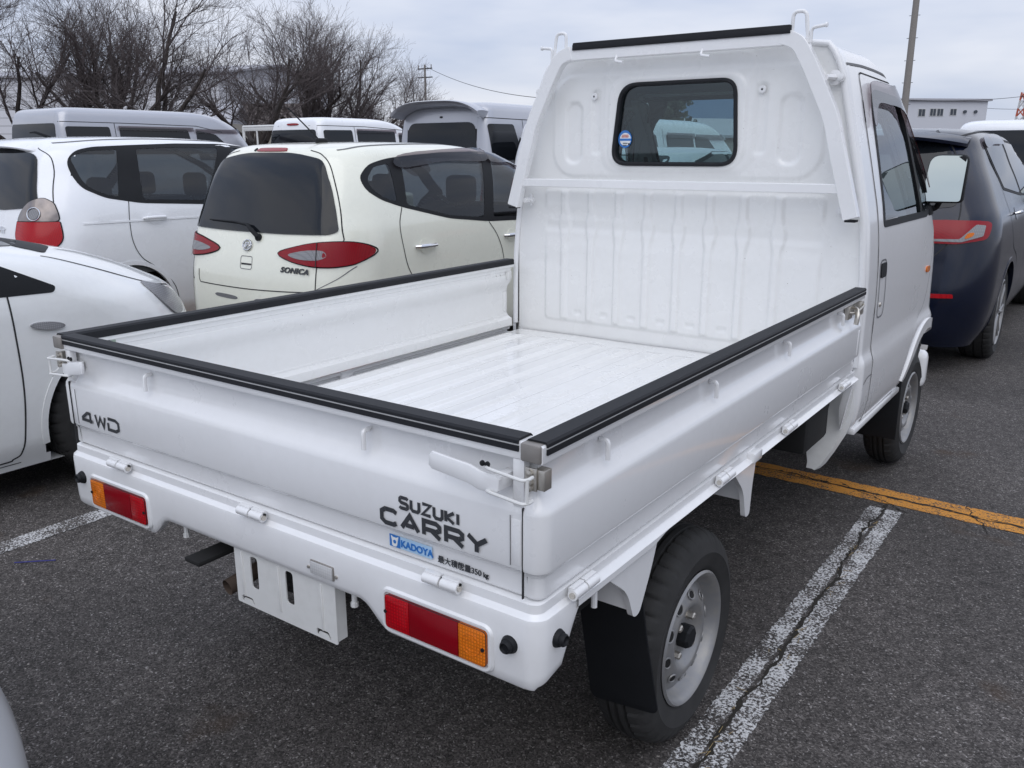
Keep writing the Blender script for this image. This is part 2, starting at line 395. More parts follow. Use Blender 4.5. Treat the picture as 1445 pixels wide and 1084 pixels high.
bm = crack((.024, -.9), (.032, 2.55), 3, .014); join(bm, crack((-3, 2.745), (3.2, 2.517), 5, .016, 420)); join(bm, crack((-.2, 2.69), (.12, 2.50), 8, .008, 40)); join(bm, crack((.3, 2.71), (.42, 2.47), 12, .007, 40))
struct(obj('pavement_crack', bm, M['crack'], smooth=False))

# ------------------------------------------------------------------ car body toolkit
def pchip(xs, ys, x):
    xs = np.array(xs, float); ys = np.array(ys, float); h = np.diff(xs); d = np.diff(ys)/h; m = np.zeros(len(xs))
    m[0], m[-1] = d[0], d[-1]
    for i in range(1, len(xs)-1):
        m[i] = 0 if d[i-1]*d[i] <= 0 else 2*d[i-1]*d[i]/(d[i-1]+d[i])
    i = np.clip(np.searchsorted(xs, x)-1, 0, len(xs)-2); t = (x-xs[i])/h[i]
    return (2*t**3-3*t**2+1)*ys[i]+(t**3-2*t**2+t)*h[i]*m[i]+(-2*t**3+3*t**2)*ys[i+1]+(t**3-t**2)*h[i]*m[i+1]
KEYS = ('z', 'w', 'yr', 'yf', 'rx', 'ry', 'fx', 'fy', 'rb', 'fb', 'sb')
def shell_grid(sl, cx=0, y0=0, ds=.025, dside=.022):
    """sl: list of rows (z,w,yr,yf,rx,ry,fx,fy,rearbow,frontbow,sidebow) bottom to top"""
    A = np.array(sl, float); t = np.zeros(len(A))
    for i in range(1, len(A)): t[i] = t[i-1]+max(.02, math.sqrt((A[i, 0]-A[i-1, 0])**2+(A[i, 1]-A[i-1, 1])**2+(.35*(A[i, 3]-A[i-1, 3]))**2))
    n = max(8, int(t[-1]/ds)); T = np.linspace(0, t[-1], n+1); B = np.stack([pchip(t, A[:, k], T) for k in range(A.shape[1])], 1)
    Lmax = float((A[:, 3]-A[:, 2]).max()); wmax = float(A[:, 1].max())
    nS = int(Lmax/dside); nR = int(2*wmax/dside); nC = 12; nF = max(10, int(2*wmax/.05))
    rings = []
    for (z, w, yr, yf, rx, ry, fx, fy, rb, fb, sb) in B:
        ym = (yr+yf)/2; ry = min(ry, (yf-yr)*.48); fy = min(fy, (yf-yr)*.48); rx = min(rx, w*.98); fx = min(fx, w*.98); P = []
        for k in range(nR): P.append((-(w-rx)+2*(w-rx)*k/nR, yr))
        for k in range(nC): a = math.pi/2*k/nC; P.append((w-rx+rx*math.sin(a), yr+ry-ry*math.cos(a)))
        for k in range(nS): P.append((w, yr+ry+(yf-fy-yr-ry)*k/nS))
        for k in range(nC): a = math.pi/2*k/nC; P.append((w-fx+fx*math.cos(a), yf-fy+fy*math.sin(a)))
        for k in range(nF): P.append(((w-fx)-2*(w-fx)*k/nF, yf))
        for k in range(nC): a = math.pi/2*k/nC; P.append((-(w-fx)-fx*math.sin(a), yf-fy+fy*math.cos(a)))
        for k in range(nS): P.append((-w, yf-fy-(yf-fy-yr-ry)*k/nS))
        for k in range(nC): a = math.pi/2*k/nC; P.append((-(w-rx)-rx*math.cos(a), yr+ry-ry*math.sin(a)))
        Q = []
        for x, y in P:
            u = abs(x)/max(w, .05)
            vv = (y-ym)/max((yf-yr)/2, .05)
            yy = y+ (rb*u*u*(1 if vv < 0 else 0)*abs(vv)) - (fb*u*u*(1 if vv > 0 else 0)*abs(vv))
            xx = x*(1-sb*vv*vv)
            Q.append((cx+xx, y0+yy, z))
        rings.append(Q)
    return rings
def shell(rings, top=True, bottom=True):
    V = [p for r in rings for p in r]; m = len(rings[0]); F = []
    for i in range(len(rings)-1):
        for k in range(m):
            F.append((i*m+k, i*m+(k+1) % m, (i+1)*m+(k+1) % m, (i+1)*m+k))
    def cap(i, flip):
        r = rings[i]; c = (sum(p[0] for p in r)/m, None, None)
        # strip across: pair opposite points through a middle line
        nR = None
        V.append((sum(p[0] for p in r)/m, sum(p[1] for p in r)/m, sum(p[2] for p in r)/m)); ci = len(V)-1
        for k in range(m):
            f = (i*m+k, i*m+(k+1) % m, ci); F.append(f[::-1] if flip else f)
    if top: cap(len(rings)-1, False)
    if bottom: cap(0, True)
    return V, F
def catmull(poly, n=6):
    out = []; k = len(poly)
    for i in range(k):
        p0, p1, p2, p3 = [np.array(poly[(i+j-1) % k], float) for j in range(4)]
        for j in range(n):
            t = j/n; out.append(tuple(.5*((2*p1)+(-p0+p2)*t+(2*p0-5*p1+4*p2-p3)*t*t+(-p0+3*p1-3*p2+p3)*t**3)))
    return out
def dens(poly, h, closed=True):
    out = []; k = len(poly)
    for i in range(k if closed else k-1):
        a, b = np.array(poly[i], float), np.array(poly[(i+1) % k], float); n = max(1, int(np.linalg.norm(b-a)/h))
        for j in range(n): out.append(tuple(a+(b-a)*j/n))
    if not closed: out.append(tuple(poly[-1]))
    return out
def inside(P, poly):
    x, y = P; c = False; j = len(poly)-1
    for i in range(len(poly)):
        xi, yi = poly[i]; xj, yj = poly[j]
        if (yi > y) != (yj > y) and x < (xj-xi)*(y-yi)/(yj-yi)+xi: c = not c
        j = i
    return c
def area(poly): return sum(poly[i-1][0]*poly[i][1]-poly[i][0]*poly[i-1][1] for i in range(len(poly)))/2
def inset(poly, d):
    if area(poly) < 0: d = -d
    out = []; k = len(poly)
    for i in range(k):
        a, b, c = Vector(poly[i-1]), Vector(poly[i]), Vector(poly[(i+1) % k])
        e1, e2 = (b-a), (c-b)
        if e1.length < 1e-7 or e2.length < 1e-7: out.append(tuple(b)); continue
        e1.normalize(); e2.normalize(); n1, n2 = Vector((-e1.y, e1.x)), Vector((-e2.y, e2.x)); s = n1+n2
        if s.length < 1e-5: s = n1
        s.normalize(); q = max(.4, s.dot(n1)); out.append(tuple(b+s*d/q))
    return out
class Body:
    def __init__(s, V, F):
        s.V, s.F = V, F; s.bvh = BVHTree.FromPolygons([Vector(v) for v in V], F)
    def hit(s, p, ax):
        """p: 2D; ax: 'R','L' -> (y,z) on the +x/-x side; 'B','F' -> (x,z) on rear/front; 'T' -> (x,y) from above"""
        if ax == 'R': o, d = Vector((9, p[0], p[1])), Vector((-1, 0, 0))
        elif ax == 'L': o, d = Vector((-9, p[0], p[1])), Vector((1, 0, 0))
        elif ax == 'B': o, d = Vector((p[0], -9, p[1])), Vector((0, 1, 0))
        elif ax == 'F': o, d = Vector((p[0], 14, p[1])), Vector((0, -1, 0))
        else: o, d = Vector((p[0], p[1], 6)), Vector((0, 0, -1))
        h = s.bvh.ray_cast(o, d, 30)
        if h[0] is None:
            q = o+d*(8.4 if ax in 'RL' else 9); h = s.bvh.find_nearest(q)
        n = h[1]
        if n.dot(d) > 0: n = -n
        return h[0], n
    def patch(s, poly, ax, off=.003, th=.006, h=.026, hole=None, dome=0, bm=None):
        poly = dens(poly, h*.6)
        pts = [Vector(p) for p in poly]; edges = [(i, (i+1) % len(poly)) for i in range(len(poly))]
        holes = [] if not hole else (hole if isinstance(hole[0], list) else [hole])
        for hl in holes:
            hp = dens(hl, h*.6); k = len(pts); pts += [Vector(p) for p in hp]; edges += [(k+i, k+(i+1) % len(hp)) for i in range(len(hp))]
        xs = [p[0] for p in poly]; ys = [p[1] for p in poly]
        sp = inset(poly, h*.35)
        x = min(xs)+h
        while x < max(xs):
            y = min(ys)+h
            while y < max(ys):
                if inside((x, y), sp) and not any(inside((x, y), hl) for hl in holes): pts.append(Vector((x, y)))
                y += h
            x += h
        v, e, f, *_ = delaunay_2d_cdt(pts, edges, [], 0, 1e-5)
        bm = bm or NB(); P = []; Nn = []
        cx, cy = sum(xs)/len(xs), sum(ys)/len(ys); rad = max(max(xs)-min(xs), max(ys)-min(ys))/2
        for q in v:
            p, n = s.hit((q.x, q.y), ax); P.append(p); Nn.append(n)
        tp = []
        for q, p, n in zip(v, P, Nn):
            dd = dome*(1-min(1, ((q.x-cx)**2+(q.y-cy)**2)/rad**2)) if dome else 0
            tp.append(bm.verts.new(p+n*(off+dd)))
        cnt = {}; fs = []
        for t in f:
            c = sum((v[i] for i in t), Vector((0, 0)))/len(t)
            if not inside(c, poly): continue
            if any(inside(c, hl) for hl in holes): continue
            try: fs.append(bm.faces.new([tp[i] for i in t]))
            except ValueError: continue
            for a, b in zip(t, list(t[1:])+[t[0]]):
                k = (min(a, b), max(a, b)); cnt[k] = cnt.get(k, 0)+1
        lo = {}
        for (a, b), c in cnt.items():
            if c == 1:
                for i in (a, b):
                    if i not in lo: lo[i] = bm.verts.new(P[i]+Nn[i]*(off-th))
                try: fs.append(bm.faces.new((tp[a], tp[b], lo[b], lo[a])))
                except ValueError: pass
        bmesh.ops.recalc_face_normals(bm, faces=fs)
        # make sure the top looks outward
        if fs and Nn:
            f0 = fs[0]; f0.normal_update(); nn = s.hit((sum(v[i][0] for i in range(1))/1, v[0][1]), ax)[1]
            avg = sum((ff.normal*ff.calc_area() for ff in fs[:max(1, len(fs)//2)]), Vector())
            mean = sum(Nn, Vector())
            if avg.dot(mean) < 0: bmesh.ops.reverse_faces(bm, faces=fs)
        return bm
    def line(s, pts, ax, w=.006, off=.0015, bm=None, sm_=True, h=.025, closed=False):
        bm = bm or NB(); pts = dens(pts, h, closed); rows = []; k = len(pts)
        if closed: pts = pts+[pts[0]]
        for i, p in enumerate(pts):
            a, b = pts[max(0, i-1)], pts[min(len(pts)-1, i+1)]
            d = Vector((b[0]-a[0], b[1]-a[1]))
            if d.length < 1e-7: continue
            d.normalize(); nn = Vector((-d.y, d.x))*w/2; r_ = []
            for q in ((p[0]+nn.x, p[1]+nn.y), (p[0]-nn.x, p[1]-nn.y)):
                P, n = s.hit(q, ax); r_.append((P+n*off, n))
            rows.append(r_)
        vs = [[bm.verts.new(q[0]) for q in r_] for r_ in rows]
        for i in range(len(vs)-1):
            f = bm.faces.new((vs[i][0], vs[i][1], vs[i+1][1], vs[i+1][0])); f.normal_update()
            if f.normal.dot(rows[i][0][1]) < 0: f.normal_flip()
        return bm
def open_line(pts, n=6):
    if len(pts) < 3: return pts
    ext = [tuple(2*np.array(pts[0])-np.array(pts[1]))]+list(pts)+[tuple(2*np.array(pts[-1])-np.array(pts[-2]))]; out = []
    for i in range(1, len(ext)-2):
        p0, p1, p2, p3 = [np.array(q, float) for q in ext[i-1:i+3]]
        for j in range(n):
            t = j/n; out.append(tuple(.5*((2*p1)+(-p0+p2)*t+(2*p0-5*p1+4*p2-p3)*t*t+(-p0+3*p1-3*p2+p3)*t**3)))
    out.append(tuple(pts[-1])); return out
def cut_faces(V, F, test):
    return [f for f in F if not test(sum(V[i][0] for i in f)/len(f), sum(V[i][1] for i in f)/len(f), sum(V[i][2] for i in f)/len(f), f)]
def from_pf(V, F):
    used = sorted({i for f in F for i in f}); mp_ = {i: k for k, i in enumerate(used)}
    return [V[i] for i in used], [tuple(mp_[i] for i in f) for f in F]
def text_mesh(txt, size, mat_, name, parent, frame, bold=0, shear=0, spacing=1.0, depth=.0006, sx=1.0, erase=None, align='LEFT'):
    """frame = 4x4 placing text local x right, y up, z out"""
    cu = bpy.data.curves.new('lettering', 'FONT'); cu.body = txt; cu.size = size; cu.shear = shear; cu.offset = bold; cu.extrude = depth; cu.space_character = spacing; cu.align_x = align
    t = bpy.data.objects.new('tmp', cu); COL.objects.link(t); dg = bpy.context.evaluated_depsgraph_get(); me = bpy.data.meshes.new_from_object(t.evaluated_get(dg))
    bpy.data.objects.remove(t); bpy.data.curves.remove(cu)
    me.transform(Matrix.Diagonal((sx, 1, 1, 1))); me.transform(frame)
    bm = NB(); bm.from_mesh(me); bpy.data.meshes.remove(me)
    if not bm.verts: bm.free(); return None
    return obj(name, bm, mat_, parent, smooth=False)
def frame_at(o, u, n):
    u = Vector(u).normalized(); n = Vector(n).normalized(); v = n.cross(u).normalized(); o = Vector(o)
    return Matrix(((u.x, v.x, n.x, o.x), (u.y, v.y, n.y, o.y), (u.z, v.z, n.z, o.z), (0, 0, 0, 1)))

def make_wheel(parent, c, side, r=.27, w=.145, rimr=.165, kind='steel', name='wheel', rimmat='rim'):
    """side=+1: outer face looks to +x"""
    S = side; c = Vector(c)
    bm = NB(); hw = w/2
    p = [(rimr-.002, hw-.012), (rimr+.006, hw-.001), (rimr+.02, hw+.004), (rimr+(r-rimr)*.45, hw+.008), (rimr+(r-rimr)*.5, hw+.0105), (rimr+(r-rimr)*.55, hw+.008), (r-.03, hw+.003), (r-.014, hw-.006), (r-.004, hw-.020), (r, hw-.035),
         (r+.001, hw-.042), (r-.007, hw-.043), (r-.007, hw-.049), (r+.002, hw-.050), (r+.003, .006), (r-.005, .005), (r-.005, -.005), (r+.003, -.006), (r+.002, -hw+.050), (r-.007, -hw+.049), (r-.007, -hw+.043), (r+.001, -hw+.042), (r, -hw+.035), (r-.004, -hw+.02), (r-.014, -hw+.006), (r-.03, -hw-.003), (rimr+.03, -hw-.006), (rimr, -hw+.01)]
    prof = [(a, b*S) for a, b in p]
    def tread(i, k, seg): return (-.006 if (k % 6) == 0 and i in (7, 8, 9, 10, 22, 23, 24) else 0)
    lathe(bm, prof, c, 'x', 240, tread, cap=False)
    wh = obj(name, bm, M['tyre'], parent, 40)
    bm = NB(); o = hw
    if kind == 'steel':
        q = [(rimr-.004, -hw+.01), (rimr-.02, -.0), (rimr-.021, o-.050), (rimr-.018, o-.028), (rimr-.014, o-.012), (rimr-.002, o-.008), (rimr+.004, o+.001), (rimr-.001, o+.006), (rimr-.007, o+.003), (rimr-.012, o-.006), (rimr-.016, o-.014), (rimr-.020, o-.026), (rimr-.026, o-.033),
             (rimr-.034, o-.030), (rimr-.045, o-.022), (rimr-.070, o-.009), (rimr-.078, o-.007), (rimr-.086, o-.010), (rimr-.096, o-.024), (.060, o-.031), (.048, o-.033), (.040, o-.030), (.034, o-.030), (.0001, o-.030)]
    else:
        q = [(rimr-.004, -hw+.01), (rimr-.02, 0), (rimr-.022, o-.06), (rimr-.014, o-.03), (rimr-.004, o-.006), (rimr+.004, o+.002), (rimr-.004, o+.006), (rimr-.012, o-.004), (rimr-.016, o-.06), (.0001, o-.065)]
    lathe(bm, [(a, b*S) for a, b in q], c, 'x', 96 if kind == 'steel' else 48, cap=False)
    rim = obj('rim', bm, M[rimmat] if kind == 'steel' else M['black'], wh, 50)
    if kind == 'steel':
        h = NB(); hl = NB()
        for k in range(10):
            a = 2*math.pi*(k+.3)/10; rr = rimr-.0570; cc = c+Vector((S*(o-.0148), rr*math.cos(a), rr*math.sin(a)))
            ra = Vector((0, math.cos(a), math.sin(a))); ta = Vector((0, -math.sin(a), math.cos(a))); nn = (Vector((S, 0, 0))*.89+ra*.46).normalized(); ub = ta; vb = nn.cross(ub)
            rg = [cc+ub*math.cos(t)*.0150+vb*math.sin(t)*.0110+nn*.0008 for t in [2*math.pi*j/20 for j in range(20)]]
            f = h.faces.new([h.verts.new(x) for x in rg]); f.normal_update()
            if f.normal.dot(nn) < 0: f.normal_flip()
            tube(hl, rg+[rg[0]], .0024, 6, False)
        obj('vent_hole', h, M['under'], rim); obj('hole_rim', hl, M[rimmat], rim)
        nb = NB()
        for k in range(4):
            a = 2*math.pi*(k+.5)/4; cc = c+Vector((0, .052*math.cos(a), .052*math.sin(a)))
            lathe(nb, [(.0135, S*(o-.039)), (.0135, S*(o-.030)), (.0095, S*(o-.030)), (.0095, S*(o-.014)), (.006, S*(o-.011)), (.0001, S*(o-.011))], cc, 'x', 6)
        obj('wheel_nut', nb, M['steel'], rim, 20)
        cb = NB(); lathe(cb, [(.030, S*(o-.036)), (.030, S*(o-.006)), (.024, S*(o-.000)), (.0001, S*(o-.000))], c, 'x', 8)
        obj('hub_cap', cb, M['black'], rim, 20)
    elif kind == 'alloy':
        sb_ = NB()
        for k in range(7):
            a = 2*math.pi*k/7
            for da in (-.11, .11):
                p0 = c+Vector((S*(o-.012), .035*math.cos(a), .035*math.sin(a))); p1 = c+Vector((S*(o-.004), (rimr-.01)*math.cos(a+da), (rimr-.01)*math.sin(a+da)))
                tube(sb_, [p0, p1], [.016, .009], 6)
        lathe(sb_, [(.05, S*(o-.02)), (.045, S*(o-.004)), (.0001, S*(o-.002))], c, 'x', 24)
        lathe(sb_, [(rimr-.015, S*(o-.012)), (rimr+.004, S*(o+.003)), (rimr-.004, S*(o+.008)), (rimr-.014, S*(o-.002))], c, 'x', 48, closed=True)
        obj('spokes', sb_, M['chrome'] if rimmat == 'chrome' else M['rim'], rim, 40)
    else:
        sb_ = NB(); lathe(sb_, [(rimr, S*(o)), (rimr*.9, S*(o-.01)), (rimr*.55, S*(o+.004)), (.0001, S*(o+.006))], c, 'x', 32)
        obj('wheel_cover', sb_, M['rim'], rim, 40)
    return wh

# ------------------------------------------------------------------ THE PICKUP
CX = -.727; ZR = .974; YB = 1.915     # centre line, gate top, front end of the gates
TR = thing('pickup_truck', 'white open-bed mini pickup truck in the foreground with its tailgate closed', 'pickup truck', (CX, 1.7, 0))
setoff((CX, 1.7, 0))
PANEL = [(-.024, .945), (-.024, .902), (-.0225, .892), (-.018, .882), (-.006, .864), (-.0012, .856), (0, .848), (0, .756), (-.0015, .7505), (-.0055, .7465), (-.0125, .7425), (-.0135, .738), (-.0125, .702), (-.015, .698),
         (-.034, .698), (-.034, .727), (-.012, .738), (-.006, .752), (-.006, .845), (-.010, .864), (-.026, .884), (-.030, .903), (-.029, .914), (-.0265, .916), (-.0265, .928), (-.029, .930), (-.029, .945)]
RAIL = [(-.001, .944), (0, .947), (0, ZR-.003), (-.003, ZR), (-.033, ZR), (-.036, ZR-.003), (-.036, .947), (-.034, .944)]
TRIM = [(.0025, .9695), (.0025, ZR+.001), (-.001, ZR+.0045), (-.033, ZR+.0045), (-.0385, ZR+.000), (-.0385, .956), (-.0355, .956), (-.0355, ZR+.0005), (-.0005, ZR+.0005), (-.0005, .9695)]
STRP = [(.0005, .9665), (.0012, .9665), (.0012, .9695), (.0005, .9695)]
TRIM2 = [(-.0005, .957), (.003, .957), (.003, .9665), (-.0005, .9665)]
def straight(p0, p1, n):
    return [(p0, n), (p1, n)]
def gate(kind):
    """side: x=0 plane mirrored for left; tail: y=0 plane"""
    bm = NB()
    if kind == 'side':
        rc = .030; path = [((-.0385, -.004), (0, -1)), ((-rc, -.004), (0, -1))]
        for k in range(1, 9):
            a = math.pi/2*k/8; path.append(((-rc+rc*math.sin(a), -.004+rc-rc*math.cos(a)), (math.sin(a), -math.cos(a))))
        path += [((0, .06), (1, 0)), ((0, .061), (1, 0)), ((0, YB-.03), (1, 0)), ((0, YB-.012), (1, 0))]
        # the wrapped corner swells the recess out to the post
        rings = []
        for i, (p, n) in enumerate(path):
            y = p[1]; k = 1-sm(.028, .062, y) if i > 8 else 1
            ring = []
            for o, z in PANEL[:]:
                zz = z
                if z > .846 and z < .944 and o > -.03: pass
                ring.append(bm.verts.new((p[0]+n[0]*o, p[1]+n[1]*o, zz)))
            rings.append(ring)
        fs = []; m = len(PANEL)
        for a, b in zip(rings, rings[1:]):
            for k in range(m): fs.append(bm.faces.new((a[k], b[k], b[(k+1) % m], a[(k+1) % m])))
        fs.append(bm.faces.new(rings[0])); fs.append(bm.faces.new(rings[-1][::-1]))
        bmesh.ops.recalc_face_normals(bm, faces=fs)
        t = NB(); sweep(t, straight((0, -.006), (0, YB), (1, 0)), RAIL); join(bm, t)
        # front end flange, vertical lines near the ends
        box(bm, -.010, .0016, YB-.040, YB-.014, .757, .842, .003)
    else:
        t = NB(); sweep(t, straight((2*CX+.040, -.002), (-.040, -.002), (0, -1)), PANEL); join(bm, t)
        t = NB(); sweep(t, straight((2*CX+.036, -.004), (-.037, -.004), (0, -1)), RAIL); join(bm, t)
        for x in (-.054, 2*CX+.054):    # pressed end flanges
            box(bm, x-.012, x+.012, -.0035, .003, .757, .84, .003)
    return bm
def screw(bm, p, axis='y', r=.005, d=.003, s=-1):
    lathe(bm, [(r, 0), (r*.9, s*d*.8), (.0001, s*d)], p, axis, 10)
def hook_rod(bm, p, out, along, drop=.036):
    p, out, along = Vector(p), Vector(out), Vector(along)
    pts = rnd_open([p-out*.004, p+out*.013, p+out*.013+Vector((0, 0, -drop))], .010, 5)
    tube(bm, pts, .0048, 8)
def hinge(bm, bmp, p, out, along, L_=.078):
    """knuckle hinge: two plates and a rolled barrel"""
    p, out, along = Vector(p), Vector(out), Vector(along); c = p+out*.010
    a0, a1 = c-along*(L_/2), c+along*(L_/2)
    tube(bm, [a0, c-along*.002], .0098, 14); tube(bm, [c+along*.002, a1], .0098, 14)
    tube(bmp, [a0-along*.003, a1+along*.003], .0055, 10)
    zz = Vector((0, 0, 1))
    for (q0, q1, s) in ((a0+along*.001, c-along*.002, 1), (c+along*.002, a1, 1)):
        prism(bm, [(0, -.009), (0, .020), (.030, .024), (.033, .012)][::-1] if False else [(0, 0), ((q1-q0).length, 0), ((q1-q0).length, .013), (0, .013)], q0-out*.010+zz*.0, along, zz, out*.012, .002)
def latch_parts(parent, mx, with_handle=True):
    """tailgate corner latch on the right; mirrored for the left"""
    def fin(name, bm, m):
        if mx: mirror_x(bm, CX)
        return obj(name, bm, m, parent, 35)
    bm = NB()
    pts = [(-.212, .926), (-.205, .932), (-.125, .925), (-.105, .919), (-.070, .917), (-.066, .912), (-.068, .893), (-.072, .889), (-.108, .886), (-.128, .893), (-.206, .901), (-.213, .907)]
    if mx: pts = [(x*.62-.028, z) for x, z in pts]
    prism(bm, pts, (0, -.030, 0), (1, 0, 0), (0, 0, 1), (0, .008, 0), .0025)
    box(bm, -.085, -.067, -.028, .018, .892, .916, .002)
    h = fin('latch_handle', bm, M['white'])
    bm = NB()
    for zz, rr in ((.925, 1), (.886, 1)):
        tube(bm, rnd_open([(-.100, -.020, zz), (-.085, -.034, zz+.004), (-.018, -.036, zz-.001), (-.012, -.028, zz-.001), (-.012, -.016, zz)], .008, 4), .0030, 8)
    tube(bm, [(-.013, -.030, .884), (-.013, -.030, .926)], .003, 8)
    fin('wire_loop', bm, M['steelw'])
    bm = NB(); box(bm, -.016, .0030, -.005, .016, .900, .934, .0015); box(bm, -.032, -.010, -.0085, -.005, .898, .936, .001)
    for z in (.903, .912, .928): lathe(bm, [(.006, -.008), (.006, -.014), (.0001, -.016)], (-.022, 0, z), 'y', 8)
    fin('latch_bracket', bm, M['steel'])
    bm = NB()
    for x in (-.094, -.104): screw(bm, (x, -.022, .931), 'y', .005, .004)
    fin('latch_rivet', bm, M['black'])
    bm = NB(); box(bm, -.040, -.002, -.011, .012, .944, ZR+.001, .004); fin('rail_end_cap', bm, M['capgrey'])
    bm = NB(); prism(bm, [(-.060, .862), (-.038, .862), (-.038, .943), (-.060, .943)], (0, -.0015, 0), (1, 0, 0), (0, 0, 1), (0, .016, 0), .002); fin('gate_end_post', bm, M['white'])
    bm = NB(); box(bm, -.0402, -.0384, -.0046, .0, .702, .862); fin('corner_gap', bm, M['seam'])
    bm = NB(); box(bm, -.0640, -.0628, -.0046, -.0036, .757, .845); fin('flange_line', bm, M['softseam'])

# tailgate
tg = obj('tailgate', gate('tail'), M['white'], TR, 28)
def trim_set(parent, path):
    bm = NB(); sweep(bm, path, TRIM); t = NB(); sweep(t, path, TRIM2); join(bm, t); e = obj('edge_trim', bm, M['rubber'], parent, 30)
    bm = NB(); sweep(bm, path, STRP); obj('pinstripe', bm, M['silverstripe'], e, 30)
trim_set(tg, straight((2*CX+.036, -.004), (-.046, -.004), (0, -1)))
bm = NB()
for x in (-1.083, -.394): hook_rod(bm, (x, .014, .924), (0, -1, 0), (1, 0, 0))
obj('rope_hook', bm, M['white'], tg)
latch_parts(tg, False); latch_parts(tg, True)
bm = NB(); bp_ = NB()
for x in (-1.212, -.719, -.204): hinge(bm, bp_, (x, -.004, .686), (0, -1, 0), (1, 0, 0))
hg = obj('hinge', bm, M['white'], tg, 40); obj('hinge_pin', bp_, M['steel'], hg)
# lettering
yT = -.0045
FT = lambda x, z: frame_at((x, yT, z), (1, 0, -.0), (0, -1, 0))
class Bold:
    """block letters drawn as strokes on a 2D grid"""
def strokes(name, glyphs, parent, m, o, u, n, h, adv, wd, depth=.0008, slant=0.0, wx=.66, chips=0, seed=1):
    """glyphs: list of polylines in unit cell; thick strokes as prisms"""
    bm = NB(); u = Vector(u).normalized(); n = Vector(n); v = n.cross(u); rnd = random.Random(seed)
    X = 0
    for g in glyphs:
        for k_, pl in enumerate(g):
            pl = [Vector((p[0]*wx*h+X+p[1]*h*slant, p[1]*h)) for p in pl]
            L_, R_ = [], []
            for i, p in enumerate(pl):
                a = pl[i-1] if i > 0 else None; b = pl[i+1] if i < len(pl)-1 else None
                d1 = (p-a).normalized() if a is not None else (b-p).normalized(); d2 = (b-p).normalized() if b is not None else d1
                n1, n2 = Vector((-d1.y, d1.x)), Vector((-d2.y, d2.x)); s = (n1+n2)
                s = s.normalized() if s.length > .3 else n1; q = max(.6, s.dot(n1)); L_.append(p+s*wd/2/q); R_.append(p-s*wd/2/q)
            for i in range(len(pl)-1):
                t = NB(); quad = [L_[i], R_[i], R_[i+1], L_[i+1]]
                vs = [t.verts.new(Vector(o)+u*a.x+v*a.y+n*(depth+.00012*(i+9*k_))) for a in quad]; t.faces.new(vs); join(bm, t)
        X += adv
    for f in bm.faces:
        f.normal_update()
        if f.normal.dot(n) < 0: f.normal_flip()
    return obj(name, bm, m, parent, smooth=False)
o0 = Vector((0, -.0030, 0))
G = {
 'F': [],
 'S': [[(1, .88), (.85, 1), (.15, 1), (0, .86), (0, .64), (.15, .53), (.85, .47), (1, .36), (1, .14), (.85, 0), (.15, 0), (0, .12)]],
 'U': [[(0, 1), (0, .2), (.2, 0), (.8, 0), (1, .2), (1, 1)]],
 'Z': [[(0, 1), (1, 1), (0, 0), (1, 0)]],
 'K': [[(0, 1), (0, 0)], [(1, 1), (.12, .48), (1, 0)]],
 'I': [[(0, 1), (0, 0)]],
 'C': [[(1, .86), (.8, 1), (.25, 1), (0, .78), (0, .22), (.25, 0), (.8, 0), (1, .14)]],
 'A': [[(-.05, 0), (.5, 1), (1.05, 0)], [(.25, .28), (.78, .28)]],
 'R': [[(0, 0), (0, 1), (.8, 1), (1, .85), (1, .58), (.8, .45), (0, .45)], [(.5, .45), (1.05, 0)]],
 'Y': [[(-.05, 1), (.5, .50)], [(1.05, 1), (.5, .50)], [(.5, .55), (.5, 0)]],
 '4': [[(.74, .0), (.74, 1.0)], [(.80, .93), (.50, .93), (.0, .42), (.0, .24), (1.0, .24)]],
 'W': [[(0, 1), (.2, 0), (.5, .85), (.8, 0), (1, 1)]],
 'D': [[(.0, 1), (.75, 1), (1, .8), (1, .2), (.75, 0), (0, 0), (0, .62)]],
}
def word(txt): return [G[c] for c in txt]
bk = NB(); prism(bk, rnd_poly([(-.362, .790), (-.330, .830), (-.140, .826), (-.104, .796), (-.104, .772), (-.13, .752), (-.36, .756)], .008, 3), (0, -.0025, 0), (1, 0, 0), (0, 0, 1), (0, .0008, 0)) 
strokes('suzuki_lettering', word('SUZUKI'), tg, M['decal'], (-.306, -.0024, .7985), (1, 0, -.0), (0, -1, 0), .0195, .0265, .0066, wx=.96)
strokes('carry_lettering', word('CARRY'), tg, M['decal'], (-.352, -.0024, .7605), (1, 0, 0), (0, -1, 0), .0265, .0505, .0090, wx=1.36)
strokes('four_wheel_drive_lettering', word('4WD'), tg, M['decal'], (-1.368, -.0024, .766), (1, 0, 0), (0, -1, 0), .0270, .0565, .0080, wx=1.62, slant=.0)
bk.free()
bm = NB(); prism(bm, [(-.345, .7095), (-.243, .7095), (-.243, .7335), (-.345, .7335)], (0, .0083, 0), (1, 0, 0), (0, 0, 1), (0, -.0006, 0))
stk = obj('dealer_sticker', bm, M['paleblue'], tg, smooth=False)
bm = NB(); prism(bm, [(-.345, .7095), (-.319, .7095), (-.319, .7335), (-.345, .7335)], (0, .0077, 0), (1, 0, 0), (0, 0, 1), (0, -.0005, 0)); obj('sticker_blue_field', bm, M['blue'], stk, smooth=False)
bm = NB(); prism(bm, catmull([(-.338, .712), (-.328, .712), (-.325, .722), (-.323, .731), (-.328, .729), (-.336, .729), (-.341, .731), (-.339, .722)], 4), (0, .0072, 0), (1, 0, 0), (0, 0, 1), (0, -.0004, 0)); obj('sticker_white_emblem', bm, M['stickerwhite'], stk, smooth=False)
bm = NB(); lathe(bm, [(.0038, 0), (.0001, -.0003)], (-.332, .0067, .7205), 'y', 14); obj('sticker_emblem_ring', bm, M['blue'], stk, smooth=False)
